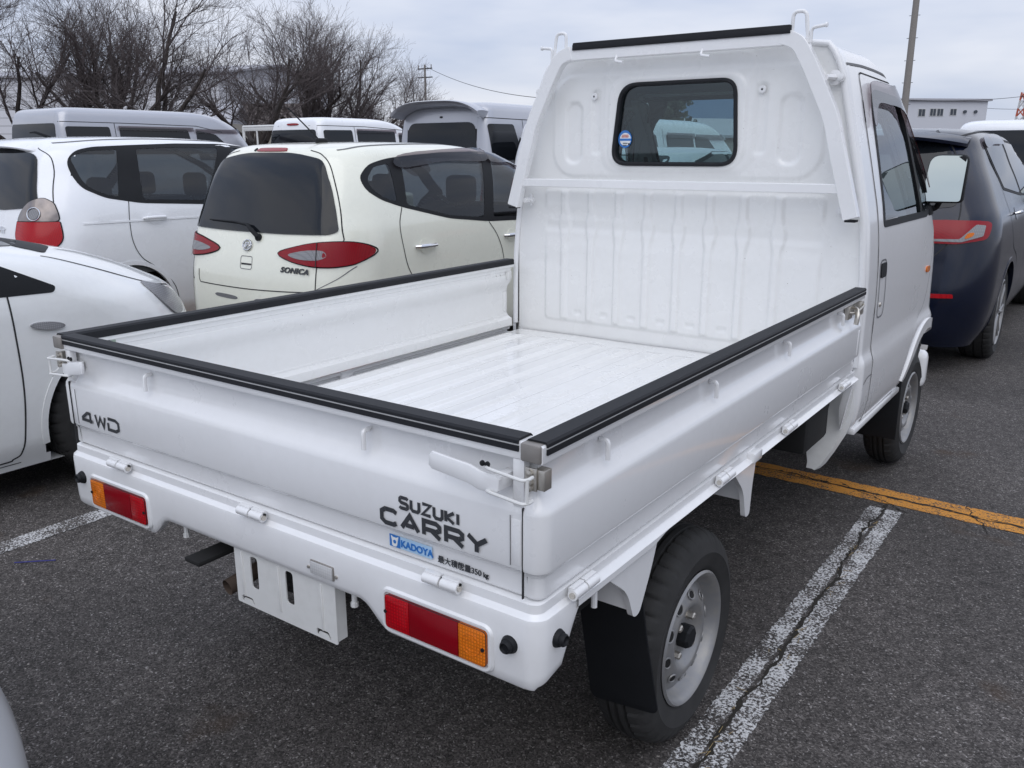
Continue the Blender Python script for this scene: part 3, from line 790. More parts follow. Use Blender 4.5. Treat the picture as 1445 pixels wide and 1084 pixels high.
text_mesh('KADOYA', .0185, M['blue'], 'kadoya_lettering', stk, frame_at((-.3175, .0072, .7145), (1, 0, 0), (0, -1, 0)), bold=.0006, sx=.98, spacing=1.03)
text_mesh('最大積載量350', .0150, M['decal'], 'load_limit_lettering', tg, frame_at((-.2300, .0078, .7100), (1, 0, 0), (0, -1, 0)), bold=.0001, sx=1.0)
text_mesh('㎏', .0115, M['decal'], 'load_limit_lettering', tg, frame_at((-.1290, .0078, .7100), (1, 0, 0), (0, -1, 0)), bold=.0003)

# side gates
for mx in (False, True):
    bm = gate('side')
    if mx: mirror_x(bm, CX)
    sg = obj('side_gate', bm, M['bed'] if mx else M['white'], TR, 28)
    def fin(name, bm, m, par=sg, sh=35):
        if mx: mirror_x(bm, CX)
        return obj(name, bm, m, par, sh)
    path = straight((0, .004), (0, YB-.002), (1, 0))
    bm = NB(); sweep(bm, path, TRIM); t = NB(); sweep(t, path, TRIM2); join(bm, t); e = fin('edge_trim', bm, M['rubber'])
    bm = NB(); sweep(bm, path, STRP); fin('pinstripe', bm, M['silverstripe'], e)
    bm = NB()
    for y in (.209, .692, 1.183, 1.690): hook_rod(bm, (-.018, y, .924), (1, 0, 0), (0, 1, 0))
    fin('rope_hook', bm, M['white'])
    bm = NB(); b2 = NB()
    for y in (.120, .755, 1.210, 1.750): hinge(bm, b2, (-.005, y, .684), (1, 0, 0), (0, 1, 0))
    h = fin('hinge', bm, M['white']); fin('hinge_pin', b2, M['steel'], h)
    # front latch: a small lever with a wire loop and keeper
    bm = NB(); tube(bm, rnd_open([(-.016, 1.80, .932), (.012, 1.79, .928), (.016, 1.775, .905), (.014, 1.772, .880)], .008, 4), [.005]*6+[.0075]*(len(rnd_open([(0, 0, 0), (1, 0, 0), (1, 1, 0), (2, 2, 0)], .008, 4))-6), 8)
    tube(bm, rnd_open([(-.010, 1.775, .915), (.008, 1.79, .915), (.010, 1.88, .928), (-.004, 1.895, .93)], .01, 4), .0035, 8)
    box(bm, -.020, .003, 1.865, 1.90, .895, .938, .002); box(bm, -.022, -.008, 1.76, 1.81, .893, .937, .002)
    fin('front_latch', bm, M['steel'])
# small green-tinted catch plate and bolts seen inside the left gate
bm = NB(); prism(bm, rnd_poly([(.045, .925), (.135, .925), (.135, .952), (.045, .952)], .010, 4), (2*CX+.0295, 0, 0), (0, 1, 0), (0, 0, 1), (.004, 0, 0), .001)
pl = obj('catch_plate', bm, plain('greenish_primer', (.30, .38, .30), .5), sg)
bm = NB(); lathe(bm, [(.007, 0), (.006, .004), (.0001, .005)], (2*CX+.0335, .115, .9385), 'x', 10); obj('catch_bolt', bm, M['black'], pl)
bm = NB()
for y in (1.80, 1.83): lathe(bm, [(.004, 0), (.003, .003), (.0001, .004)], (2*CX+.0295, y, .918), 'x', 8)
box(bm, 2*CX+.028, 2*CX+.040, 1.865, 1.895, .895, .93, .003)
obj('gate_bolt', bm, M['steelw'], sg)

# bed floor: pressed sheet with long beads
def heightfield(us, vs, fn, skip=None):
    V = []; F = []; nu, nv = len(us), len(vs)
    for j, v in enumerate(vs):
        for i, u in enumerate(us): V.append(fn(u, v))
    for j in range(nv-1):
        for i in range(nu-1):
            if skip and skip((us[i]+us[i+1])/2, (vs[j]+vs[j+1])/2): continue
            F.append((j*nu+i, j*nu+i+1, (j+1)*nu+i+1, (j+1)*nu+i))
    return from_pf(V, F)
xs = np.arange(-1.405, -.0495, .005); ys = np.concatenate([np.arange(.035, 1.80, .045), np.arange(1.80, 1.953, .01)])
def floor_z(x, y):
    k = (x+1.39) % .125; a = sm(.010, .016, k)*(1-sm(.076, .083, k)); e = sm(.04, .10, y)*(1-sm(1.80, 1.86, y))
    cross = .003*(1-sm(.0, .02, abs(y-1.30+.35*0)))   # a shallow transverse swage
    return (x, y, .677+.0095*a*e-cross*.6+.0009*math.sin(x*13+y*5)*math.sin(y*7))
obj('bed_floor', heightfield(xs, ys, floor_z), M['bed'], TR, 60)
bm = NB(); box(bm, -1.40, -.055, .045, 1.95, .61, .668); box(bm, -1.15, -1.06, .48, 3.2, .50, .60, .01); box(bm, -.40, -.31, .48, 3.2, .50, .60, .01)
for y in (.25, 1.1, 1.75): box(bm, -1.36, -.09, y, y+.07, .53, .60, .01)
obj('chassis', bm, M['under'], TR)

# rear body panel that wraps both corners (lamps sit in it)
def zbot_rear(x):
    d = abs(x-CX)      # distance from the centre
    if d > .385: return .535
    if d > .315: return .535+ (1-sm(.315, .385, d))*.046
    return .583
rc = .032; path = []
def addp(x, y, nx, ny, zb, zt): path.append(((x, y), (nx, ny), zb, zt))
half = []
yy = [.165, .135, .112, .105, .095, .080, .065, .050, .040]
def zb_side(y): return .656 if y > .125 else (.650 if y > .112 else .556+.094*max(0, (y-.06)/.052)**1.0 if y > .06 else .550+.006*max(0, (y-.03)/.03))
for y in [.165, .140, .120, .112, .106, .100, .090, .080, .070, .060, .050, .040, .034]:
    half.append(((0, y), (1, 0), zb_side(y)))
for k in range(1, 9):
    a = math.pi/2*(1-k/8); half.append(((-rc+rc*math.sin(a), -.010+rc-rc*math.cos(a)+.012*0), (math.sin(a), -math.cos(a)), .548-.012*k/8 if k < 5 else .536))
xs_ = np.linspace(-rc-.004, CX, 90)
for x in xs_: half.append(((x, -.010), (0, -1), zbot_rear(x)))
full = half+[((2*CX-p[0], p[1]), (-n[0], n[1]), z) for (p, n, z) in half[::-1][1:]]
bm = NB(); rings = []
for (p, n, zb) in full:
    ring = []
    for (o, fz) in ((-.030, None), (-.016, None), (-.0115, None), (-.0105, None), (-.004, None), (-.001, None), (.001, None), (.001, .5), (0, .2), (-.002, .05), (-.006, 0), (-.022, 0)):
        zt = {-.030: .694, -.016: .694, -.0115: .692, -.0105: .676, -.004: .670, -.001: .668, .001: .660}
        z = zt[o] if fz is None else zb+(.655-zb)*fz
        if fz is None: z = max(z, zb+.003)
        ring.append(bm.verts.new((p[0]+n[0]*o, p[1]+n[1]*o, z)))
    rings.append(ring)
for a, b in zip(rings, rings[1:]):
    for k in range(len(a)-1): bm.faces.new((a[k], b[k], b[k+1], a[k+1]))
bmesh.ops.recalc_face_normals(bm, faces=bm.faces[:])
f = min(bm.faces, key=lambda f: f.calc_center_median().y)
if f.normal.y > 0: bmesh.ops.reverse_faces(bm, faces=bm.faces[:])
rp_ = obj('rear_panel', bm, M['white'], TR, 40)

# lamps
def lamp(x0, x1, z0, z1, tilt, parent, secs, mx):
    """bezel + lens sections; x0..x1 measured on the right-hand lamp; secs = [(frac0, frac1, material)]"""
    def fin(name, bm, m, par, sh=35):
        if mx: mirror_x(bm, CX)
        return obj(name, bm, m, par, sh)
    out = rnd_poly([(x0, z0), (x1, z0+tilt), (x1, z1+tilt), (x0, z1)], .012, 5); inn = inset(out, .0035)
    bm = NB(); n = len(out); O_ = [[bm.verts.new((p[0], y, p[1])) for p in poly] for poly, y in ((inset(out, -.010), -.0105), (inset(out, -.006), -.0155), (inset(out, -.001), -.0155), (inset(out, .001), -.010))]
    for a, b in zip(O_, O_[1:]):
        for k in range(n): bm.faces.new((a[k], a[(k+1) % n], b[(k+1) % n], b[k]))
    bmesh.ops.recalc_face_normals(bm, faces=bm.faces[:])
    if not mx:
        pass
    root = fin('tail_lamp', bm, M['white'], parent)
    for (a, b, mm, nm) in secs:
        xa, xb = x0+(x1-x0)*a, x0+(x1-x0)*b
        sec = [p for p in inn]
        # clip polygon between xa and xb
        def clip(poly, xc, keep_right):
            o = []
            for i in range(len(poly)):
                p, q = poly[i], poly[(i+1) % len(poly)]; ip = (p[0] >= xc) == keep_right; iq = (q[0] >= xc) == keep_right
                if ip: o.append(tuple(p))
                if ip != iq:
                    t = (xc-p[0])/(q[0]-p[0]); o.append((xc, p[1]+(q[1]-p[1])*t))
            return o
        sec = clip(sec, xa+(.0005 if a > 0 else -.1), True); sec = clip(sec, xb-(.0005 if b < 1 else -.1), False)
        bm = NB(); prism(bm, sec, (0, -.010, 0), (1, 0, 0), (0, 0, 1), (0, -.009, 0), .0018); fin(nm, bm, mm, root)
    bm = NB(); prism(bm, rnd_poly([(x0+.008, z0+.012), (x0+.056, z0+.012), (x0+.056, z1-.010), (x0+.008, z1-.010)], .005, 3), (0, -.0185, 0), (1, 0, 0), (0, 0, 1), (0, -.0014, 0), .0006); fin('reflex_panel', bm, M['redbright'], root)
    bm = NB(); cx_, cz_ = x1-.034, (z0+z1)/2
    for rr in (.012, .020): tube(bm, [(cx_+rr*math.cos(t), -.0192, cz_+rr*math.sin(t)) for t in np.linspace(0, 2*math.pi, 25)], .0009, 5, False)
    fin('lens_ring', bm, M['amber'], root)
    bm = NB(); nn_ = len(inn); [tube(bm, [(p_[0], -.0165, p_[1]) for p_ in list(inn)+[inn[0]]], .0009, 5, False)]; fin('lamp_gasket', bm, M['rubber'], root)
    bm = NB()
    for xx in (x0+.006, x1-.008): lathe(bm, [(.0038, -.0195), (.0034, -.0215), (.0001, -.022)], (xx, 0, (z0+z1)/2+tilt/2), 'y', 10)
    fin('lamp_screw', bm, M['black'], root)
    return root
for mx in (False, True):
    lamp(-.343, -.103, .553, .627, -.001, rp_, [(0, .26, M['redbright'], 'red_lens'), (.26, .74, M['red'], 'dark_red_lens'), (.74, 1, M['amber'], 'amber_lens')], mx)
bm = NB(); box(bm, -.546, -.480, -.014, -.008, .602, .632, .002); pl = obj('plate_lamp', bm, M['capgrey'], rp_)
bm = NB(); box(bm, -.544, -.482, -.0165, -.013, .604, .630, .0015); obj('lamp_lens', bm, M['platelens'], pl)
bm = NB()
for x in (-.553, -.474): screw(bm, (x, -.010, .613), 'y', .004, .004)
obj('lamp_screw', bm, M['steel'], pl)
bm = NB()
KN = [(.0165, 0), (.0165, .003), (.0135, .010), (.0115, .011), (.0115, .016), (.0095, .019), (.0085, .019), (.0065, .015), (.0001, .014)]
for x in (-.060, 2*CX+.060): lathe(bm, [(r_, -.009-a) for r_, a in KN], (x, 0, .615), 'y', 20)
for y in (.030,):
    lathe(bm, [(r_, -.001+a) for r_, a in KN], (0, y+.012, .622), 'x', 20); lathe(bm, [(r_, .001-a) for r_, a in KN], (2*CX, y+.012, .622), 'x', 20)
obj('rubber_knob', bm, M['black'], rp_, 40)
bm = NB()
for x in (-.455, -1.005): tube(bm, [(x, .015, .60), (x, .015, .552)], .0055, 8); lathe(bm, [(.008, .545), (.008, .554)], (x, .015, 0), 'z', 8)
obj('rope_pin', bm, M['steelw'], rp_)
# number-plate bracket with its slots
out = rnd_poly([(-.810, .450), (-.495, .450), (-.495, .60), (-.810, .60)], .004, 2)
holes = [rnd_poly([(-.757+d, .497), (-.733+d, .497), (-.733+d, .573), (-.757+d, .573)], .009, 3) for d in (0, .113)]
holes += [rnd_poly([(-.795, .4545), (-.795, .470), (-.760, .470), (-.752, .4545), (-.758, .4545), (-.764, .4635), (-.789, .4635), (-.789, .4545)], .002, 1), rnd_poly([(-.556, .4545), (-.556, .470), (-.521, .470), (-.513, .4545), (-.519, .4545), (-.525, .4635), (-.550, .4635), (-.550, .4545)], .002, 1)]
pts = [Vector(p) for p in dens(out, .02)]; ed = [(i, (i+1) % len(pts)) for i in range(len(pts))]
for h_ in holes:
    k = len(pts); h2 = [Vector(p[:2]) for p in h_]; pts += h2; ed += [(k+i, k+(i+1) % len(h2)) for i in range(len(h2))]
v, e, f, *_ = delaunay_2d_cdt(pts, ed, [], 0, 1e-6)
bm = NB(); vs = [bm.verts.new((q.x, .004, q.y)) for q in v]
for t in f:
    c = sum((v[i] for i in t), Vector((0, 0)))/len(t)
    if any(inside(c, h_) for h_ in holes): continue
    bm.faces.new([vs[i] for i in t])
bmesh.ops.recalc_face_normals(bm, faces=bm.faces[:])
r_ = bmesh.ops.extrude_face_region(bm, geom=bm.faces[:]); bmesh.ops.translate(bm, vec=(0, -.003, 0), verts=[x for x in r_['geom'] if isinstance(x, bmesh.types.BMVert)])
bmesh.ops.recalc_face_normals(bm, faces=bm.faces[:])
box(bm, -.808, -.8045, .0045, .03, .455, .60); box(bm, -.5005, -.497, .0045, .03, .455, .60)
for x in (-.785, -.665, -.535): box(bm, x-.003, x+.003, -.0015, .003, .47, .575, .0015)
obj('plate_bracket', bm, M['frame'], rp_, 30)
# exhaust tail and tow arm below the panel
bm = NB(); tube(bm, rnd_open([(-.855, .50, .50), (-.865, .12, .47), (-.875, .02, .452)], .05, 4), .019, 14, False); obj('exhaust_pipe', bm, M['rust'], TR)
bm = NB(); box(bm, -.955, -.90, -.03, .25, .515, .527, .004, M=Matrix.Rotation(R(0), 4, 'Z')); obj('tow_arm', bm, M['under'], TR)
bm = NB(); tube(bm, [(-1.25, .76, .27), (-.2, .76, .27)], .04, 12); lathe(bm, [(.02, -.13), (.10, -.09), (.12, 0), (.10, .09), (.02, .13)], (-.70, .76, .28), 'x', 20)
for x in (-1.13, -.33): tube(bm, [(x, .28, .50), (x, .5, .34), (x, .76, .31), (x, 1.05, .34), (x, 1.3, .50)], .022, 8)
obj('rear_axle', bm, M['under'], TR)

# sill flange of the bed with the raised section over the wheel, stays and mud flap
for mx in (False, True):
    def fin(name, bm, m, par=TR, sh=35):
        if mx: mirror_x(bm, CX)
        return obj(name, bm, m, par, sh)
    bm = NB(); rows = []
    for y in np.concatenate([np.arange(.10, 1.93, .02)]):
        up_ = sm(.38, .46, y)*(1-sm(.84, .90, y)*.0); zb = .652+.012*up_
        prof = [(-.03, .694), (-.010, .692), (-.0095, .676), (.002, .671), (.006, .668), (.006, zb+.004), (.003, zb), (-.012, zb), (-.03, zb+.004)]
        rows.append([bm.verts.new((o, y, z)) for o, z in prof])
    for a, b in zip(rows, rows[1:]):
        for k in range(len(a)-1): bm.faces.new((a[k], b[k], b[k+1], a[k+1]))
    bmesh.ops.recalc_face_normals(bm, faces=bm.faces[:])
    f = max(bm.faces, key=lambda f: f.calc_center_median().x)
    if f.normal.x < 0: bmesh.ops.reverse_faces(bm, faces=bm.faces[:])
    fl = fin('bed_sill', bm, M['white'], TR)
    bm = NB()
    prism(bm, rnd_poly([(.215, .655), (.430, .665), (.402, .600), (.355, .520), (.330, .520), (.300, .590)], [.004, .01, .03, .012, .012, .03], 4), (-.016, 0, 0), (0, 1, 0), (0, 0, 1), (.012, 0, 0), 0)
    box(bm, -.16, -.012, .325, .345, .535, .66, .004); box(bm, -.20, -.05, .16, .335, .60, .66, .01)
    tube(bm, [(-.02, .20, .655), (-.02, .20, .60)], .006, 8)
    fin('rear_stay', bm, M['white'], fl)
    bm = NB(); prism(bm, rnd_poly([(.830, .665), (.975, .665), (.960, .600), (.953, .520), (.925, .520), (.900, .60)], [.004, .01, .03, .01, .01, .03], 4), (-.014, 0, 0), (0, 1, 0), (0, 0, 1), (.012, 0, 0), 0)
    box(bm, -.24, -.014, .930, .945, .56, .66, .004); box(bm, -.17, -.13, .70, .72, .52, .66, .006)
    fin('forward_stay', bm, M['white'], fl)
    bm = NB(); box(bm, -.013, .010, .930, .985, .664, .690, .004); fin('sill_plate', bm, M['white'], fl)
    # mud flap hangs behind the wheel
    bm = NB(); o, u_, v_ = Vector((-.100, .385, .62)), Vector((1, 0, 0)), Vector((0, .19, -1)).normalized()
    prism(bm, rnd_poly([(-.085, .0), (.072, .0), (.082, .20), (.098, .395), (.088, .407), (-.062, .428), (-.072, .415)], .012, 3), o, u_, v_, Vector((0, .006, 0)), .0015)
    fin('mud_flap', bm, M['black'], TR)
    # inner wheel housing
    bm = NB(); box(bm, -.24, -.06, .42, 1.05, .60, .664, .02); fin('wheel_housing', bm, M['under'], TR)
    make_wheel(TR, ((-.110) if not mx else 2*CX+.110, .727, .265), -1 if mx else 1, .265, .135, .164)
    make_wheel(TR, ((-.108) if not mx else 2*CX+.108, 3.13, .265), -1 if mx else 1, .265, .135, .164)

# ---------------------------------------------------------------- cab
hb = []   # headboard heightfield
ribx = [-1.195+i*.1255 for i in range(8)]
ribx = [-1.192, -1.068, -.946, -.822, -.695, -.572, -.446, -.318]
def rr_dist(x, z, x0, x1, z0, z1, r):
    dx = max(x0+r-x, 0, x-(x1-r)); dz = max(z0+r-z, 0, z-(z1-r)); return math.hypot(dx, dz)-r if (dx > 0 or dz > 0) else -min(x-x0, x1-x, z-z0, z1-z)
def hb_h(x, z):
    h = 0
    d = rr_dist(x, z, -1.285, -.165, .735, 1.268, .02); low = 1-sm(-.006, .004, d)
    h += .006*low
    for rx in ribx:
        q = abs(x-rx); wdt = .011+.012*(1-sm(1.13, 1.19, z))*sm(1.05, 1.13, z)
        h += .0075*(1-sm(wdt, wdt+.006, q))*sm(.74, .75, z)*(1-sm(1.255, 1.266, z))
    h += -.010*(1-sm(.0, .03, abs(z-1.12)))*low*.35 + .006*sm(1.10, 1.02, z)*0
    # broad horizontal swages across the panel
    h += .010*(1-sm(.78, .90, z))*sm(.70, .76, z)*0
    h -= .006*sm(1.02, 1.10, z)*(1-sm(1.16, 1.22, z))*low
    d = rr_dist(x, z, -1.255, -.185, 1.315, 1.70, .10); h += .006*(1-sm(-.014, .004, d))
    d = rr_dist(x, z, -1.03, -.425, 1.33, 1.76, .07); h += .005*(1-sm(-.02, .002, d))
    for (a, b) in ((-1.195, -1.115), (-.345, -.262)):
        d = rr_dist(x, z, a, b, 1.365, 1.600, .036); h += -.007*(1-sm(-.012, .002, d))
    for (a, b) in ((-1.075, -1.035), (-.428, -.386)):
        d = rr_dist(x, z, a, b, 1.400, 1.640, .018); h += -.0045*(1-sm(-.010, .002, d))
    d = rr_dist(x, z, -.998, -.456, 1.347, 1.678, .075); h += .006*(1-sm(-.008, .006, d))
    for (bx, bz) in ((-1.22, .80), (-.95, .79)):
        pass
    # small embossed feet at the bottom of the ribs
    for i, rx in enumerate(ribx[1:]):
        d = rr_dist(x, z, rx-.075, rx-.040, .765, .782, .004); h -= .004*(1-sm(-.003, .003, d))
    return h
YH = 1.958
WIN = rnd_poly([(-.986, 1.357), (-.472, 1.357), (-.492, 1.662), (-.952, 1.662)], [.075, .075, .06, .075], 8)
WIN = [tuple(p[:2]) for p in WIN]
WIN_IN = inset(WIN, .014)
def side_in(z):
    return float(np.interp(z, [.60, .96, 1.05, 1.20, 1.31, 1.50, 1.68, 1.73, 1.76], [.004, .006, .012, .028, .052, .098, .140, .170, .215]))
xs = np.arange(-1.42, -.033, .0055); zs = np.arange(.665, 1.762, .0055)
def hbf(x, z):
    lim = 727e-3-side_in(z)-.016; x = CX+max(-lim, min(lim, x-CX))
    return (x, YH-hb_h(x, z), z)
V, F = heightfield(xs, zs, hbf, lambda x, z: inside((x, z), WIN_IN))
F = [f for f in F if len({(round(V[i][0], 5), round(V[i][2], 5)) for i in f}) == 4]
V, F = from_pf(V, F)
hbm = obj('headboard', (V, F), M['bed'], TR, 70)
bm = NB(); n = len(WIN)
rs = [[bm.verts.new((p[0], y, p[1])) for p in poly] for poly, y in ((inset(WIN, .002), YH-.010), (inset(WIN, .004), YH-.024), (inset(WIN, .012), YH-.026), (inset(WIN, .017), YH-.021), (inset(WIN, .018), YH-.004), (inset(WIN, .018), YH+.02))]
for a, b in zip(rs, rs[1:]):
    for k in range(n): bm.faces.new((a[k], a[(k+1) % n], b[(k+1) % n], b[k]))
bmesh.ops.recalc_face_normals(bm, faces=bm.faces[:])
f = min(bm.faces, key=lambda f: f.calc_center_median().y)
if f.normal.y > 0: bmesh.ops.reverse_faces(bm, faces=bm.faces[:])
rwi = obj('rear_window_seal', bm, M['rubber'], hbm)
bm = NB(); prism(bm, inset(WIN, .015), (0, YH-.006, 0), (1, 0, 0), (0, 0, 1), (0, .003, 0)); obj('rear_window_glass', bm, M['tglass'], rwi, smooth=False)
# inspection sticker on the rear glass
bm = NB(); lathe(bm, [(.0285, 0), (.0285, -.0008), (.0001, -.0009)], (-.927, YH-.0085, 1.458), 'y', 40)
for v_ in bm.verts: v_.co.z = 1.458+(v_.co.z-1.458)*1.12
st = obj('round_sticker', bm, M['blue'], rwi, smooth=False)
bm = NB(); lathe(bm, [(.0235, 0), (.0001, -.0003)], (-.925, YH-.0100, 1.457), 'y', 40); obj('sticker_face', bm, M['stickerwhite'], st, smooth=False)
bm = NB(); box(bm, -.9535, -.900, YH-.0112, YH-.0106, 1.452, 1.460); obj('sticker_band', bm, M['blue'], st)
bm = NB()
for k in range(5):
    box(bm, -.940+k*.006, -.9355+k*.006, YH-.0112, YH-.0106, 1.464, 1.4685); box(bm, -.938+k*.0055, -.934+k*.0055, YH-.0112, YH-.0106, 1.4705, 1.474)
obj('sticker_print', bm, M['stickerred'], st)
bm = NB()
for k in range(4): box(bm, -.934+k*.005, -.930+k*.005, YH-.0112, YH-.0106, 1.441, 1.4445)
for k in range(3): box(bm, -.933+k*.005, -.929+k*.005, YH-.0112, YH-.0106, 1.434, 1.437)
lathe(bm, [(.004, 0), (.0001, -.0004)], (-.909, YH-.0106, 1.440), 'y', 10)
obj('sticker_small_print', bm, M['decal'], st)

# guard frame in front of the headboard
def bar(bm, pts, w, y0, y1, bev=.004):
    P = [Vector(p) for p in pts]; Lp, Rp = [], []
    for i, p in enumerate(P):
        a = P[max(0, i-1)]; b = P[min(len(P)-1, i+1)]
        d1 = (p-a).normalized() if i > 0 else (b-p).normalized(); d2 = (b-p).normalized() if i < len(P)-1 else d1
        s = (Vector((-d1.y, d1.x))+Vector((-d2.y, d2.x))).normalized(); q = max(.7, s.dot(Vector((-d1.y, d1.x))))
        ww = w[i] if isinstance(w, (list, tuple)) else w
        Lp.append(p+s*ww/2/q); Rp.append(p-s*ww/2/q)
    rings = [[bm.verts.new((a.x, y0, a.y)), bm.verts.new((b.x, y0, b.y)), bm.verts.new((b.x, y1, b.y)), bm.verts.new((a.x, y1, a.y))] for a, b in zip(Lp, Rp)]
    t = []
    for a, b in zip(rings, rings[1:]):
        for k in range(4): t.append(bm.faces.new((a[k], a[(k+1) % 4], b[(k+1) % 4], b[k])))
    t.append(bm.faces.new(rings[0])); t.append(bm.faces.new(rings[-1][::-1]))
    bmesh.ops.recalc_face_normals(bm, faces=t)
YG0, YG1 = 1.868, 1.903
bm = NB()
leg = rnd_open([(-.060, 1.200), (-.128, 1.430), (-.150, 1.515), (-.235, 1.685), (-.275, 1.752), (-.330, 1.770)], .05, 6)
legL = [Vector((2*CX-p.x, p.y)) for p in leg]
bar(bm, leg, .048, YG0, YG1); bar(bm, legL, .048, YG0, YG1)
bar(bm, [(-.325, 1.764), (2*CX+.325, 1.764)], .046, YG0+.001, YG1-.001)
bar(bm, [(-.096, 1.294), (2*CX+.096, 1.294)], .030, YG0+.004, YG1-.004)
bmesh.ops.bevel(bm, geom=[e for e in bm.edges if e.calc_face_angle(0) > R(60)], offset=.002, segments=1, affect='EDGES', profile=.5)
gf = obj('guard_frame', bm, M['white'], TR, 25)
bm = NB(); box(bm, -1.115, -.300, YG0-.003, YG1+.003, 1.786, 1.803, .004); box(bm, -1.115, -.300, YG0-.004, YG0-.0005, 1.776, 1.795, .001); obj('frame_pad', bm, M['rubber'], gf)
bm = NB(); b2 = NB()
for s in (1, -1):
    X_ = lambda x: x if s > 0 else 2*CX-x
    tube(bm, rnd_open([(X_(-.300), 1.885, 1.775), (X_(-.300), 1.885, 1.842), (X_(-.258), 1.885, 1.842), (X_(-.246), 1.885, 1.745)], .018, 6), .0062, 10)
    tube(bm, rnd_open([(X_(-.238), 1.885, 1.745), (X_(-.238), 1.885, 1.790), (X_(-.195), 1.885, 1.795)], .012, 5), .0055, 8)
    lathe(bm, [(.008, -.003), (.008, .003)], (X_(-.192), 1.885, 1.795), 'x', 10)
    for (cx_, cz_) in ((-.128, 1.640), (-.080, 1.205) if s > 0 else (-.080, 1.205)):
        pass
    # upper and lower mounting ears
    for (ex, ez, bx) in ((-.185, 1.640, -.150), (-.100, 1.222, -.112)):
        prism(b2, rnd_poly([(X_(ex), ez-.025), (X_(bx), ez-.022), (X_(bx), ez+.022), (X_(ex), ez+.025)], .015, 4), (0, YH-.022, 0), (1, 0, 0), (0, 0, 1), (0, .006, 0), .001)
        tube(b2, [(X_(ex), YG1-.002, ez), (X_((ex+bx)/2), YH-.018, ez)], .010, 8)
        lathe(b2, [(.013, YH-.022), (.013, YH-.026), (.008, YH-.026), (.008, YH-.033), (.0001, YH-.034)], (X_(bx+(.004 if ex < -.15 else 0)), 0, ez), 'y', 16)
obj('rope_loop', bm, M['white'], gf); obj('mounting_ear', b2, M['white'], gf)
bm = NB()
for x in (-.93, -.60):
    tube(bm, rnd_open([(x, 1.875, 1.752), (x, 1.862, 1.728), (x+.035, 1.855, 1.722)], .008, 4), .005, 8)
obj('small_hook', bm, M['white'], gf)
bm = NB()
for s in (1, -1):
    lg = [(-.043, 1.1990), (-.078, 1.1990)]
    x0, x1 = (lg[1][0], lg[0][0]) if s > 0 else (2*CX-lg[0][0], 2*CX-lg[1][0]); box(bm, x0, x1, YG0-.001, YG1+.001, 1.190, 1.198, .002)
obj('frame_foot', bm, M['black'], gf)
# bolts on the headboard
bm = NB()
for x, z in ((-1.062, 1.615), (-.407, 1.615)): lathe(bm, [(.013, YH-.010), (.012, YH-.015), (.005, YH-.016), (.0001, YH-.014)], (x, 0, z), 'y', 16)
hb2 = obj('panel_grommet', bm, M['white'], hbm)
bm = NB()
for x, z in ((-1.062, 1.615), (-.407, 1.615)): lathe(bm, [(.0035, YH-.0165), (.0001, YH-.0170)], (x, 0, z), 'y', 10)
obj('grommet_hole', bm, M['black'], hb2)

# cab shell
CS = [(.455, .700, 1.975, 3.36, .03, .03, .30, .20, 0, .03, .0), (.50, .721, 1.965, 3.385, .03, .03, .30, .22, 0, .04, 0), (.60, .734, 1.955, 3.395, .03, .03, .30, .24, 0, .05, 0), (.702, .735, 1.95, 3.395, .03, .03, .30, .25, 0, .05, 0), (.745, .722, 1.95, 3.393, .03, .03, .30, .25, 0, .05, 0), (.80, .722, 1.95, 3.385, .03, .03, .30, .25, 0, .05, 0), (.90, .722, 1.95, 3.36, .03, .03, .28, .24, 0, .05, 0),
      (1.00, .719, 1.95, 3.31, .03, .03, .24, .20, 0, .05, 0), (1.10, .712, 1.95, 3.235, .032, .032, .20, .17, 0, .05, 0), (1.20, .699, 1.95, 3.15, .034, .034, .17, .15, 0, .05, 0), (1.31, .675, 1.95, 3.045, .036, .036, .15, .13, 0, .05, 0), (1.50, .629, 1.95, 2.86, .04, .04, .14, .12, 0, .05, 0), (1.62, .600, 1.95, 2.725, .045, .045, .14, .13, 0, .05, 0),
      (1.68, .582, 1.95, 2.645, .06, .06, .15, .15, 0, .05, 0), (1.72, .560, 1.952, 2.575, .08, .07, .18, .18, 0, .05, 0), (1.745, .528, 1.958, 2.50, .10, .09, .2, .2, 0, .05, 0), (1.758, .48, 1.972, 2.42, .12, .10, .2, .2, 0, .04, 0), (1.768, .38, 2.01, 2.32, .14, .12, .2, .2, 0, .02, 0), (1.772, .22, 2.10, 2.25, .1, .05, .1, .05, 0, 0, 0)]
rings = shell_grid(CS, CX, 0, .0135, .0135)
V, F = shell(rings, True, False); CB = Body(V, F)
SIDEWIN = rnd_poly([(2.155, 1.155), (2.90, 1.150), (2.985, 1.195), (2.800, 1.48), (2.655, 1.608), (2.20, 1.622)], [.03, .03, .02, .08, .08, .09], 6); SIDEWIN = [tuple(p[:2]) for p in SIDEWIN]
WS = rnd_poly([(CX-.62, 1.10), (CX+.62, 1.10), (CX+.52, 1.668), (CX-.52, 1.668)], .06, 6); WS = [tuple(p[:2]) for p in WS]
swi = inset(SIDEWIN, .020); wsi = inset(WS, .018)
ARC = (3.035, .290, .383)
def cabcut(x, y, z, f):
    if abs(y-1.955) < .03 and z < 1.748 and abs(x-CX) < 727e-3-side_in(z)-.022: return True
    if abs(x-CX) > .5 and inside((y, z), swi) and y < 2.99: return True
    if y > 2.6 and inside((x, z), wsi) and abs(x-CX) < .60: return True
    if abs(x-CX) > .45 and (y-ARC[0])**2+(z-ARC[1])**2 < ARC[2]**2: return True
    return False
F2 = cut_faces(V, F, cabcut)
cab = obj('cab_body', from_pf(V, F2), M['white'], TR, 40)
rim_pts = [(CX+.727-side_in(z)-.014, 1.953, z) for z in (.70, .80, .90, 1.0, 1.1, 1.2, 1.31, 1.4, 1.5, 1.6, 1.66, 1.70, 1.725)]
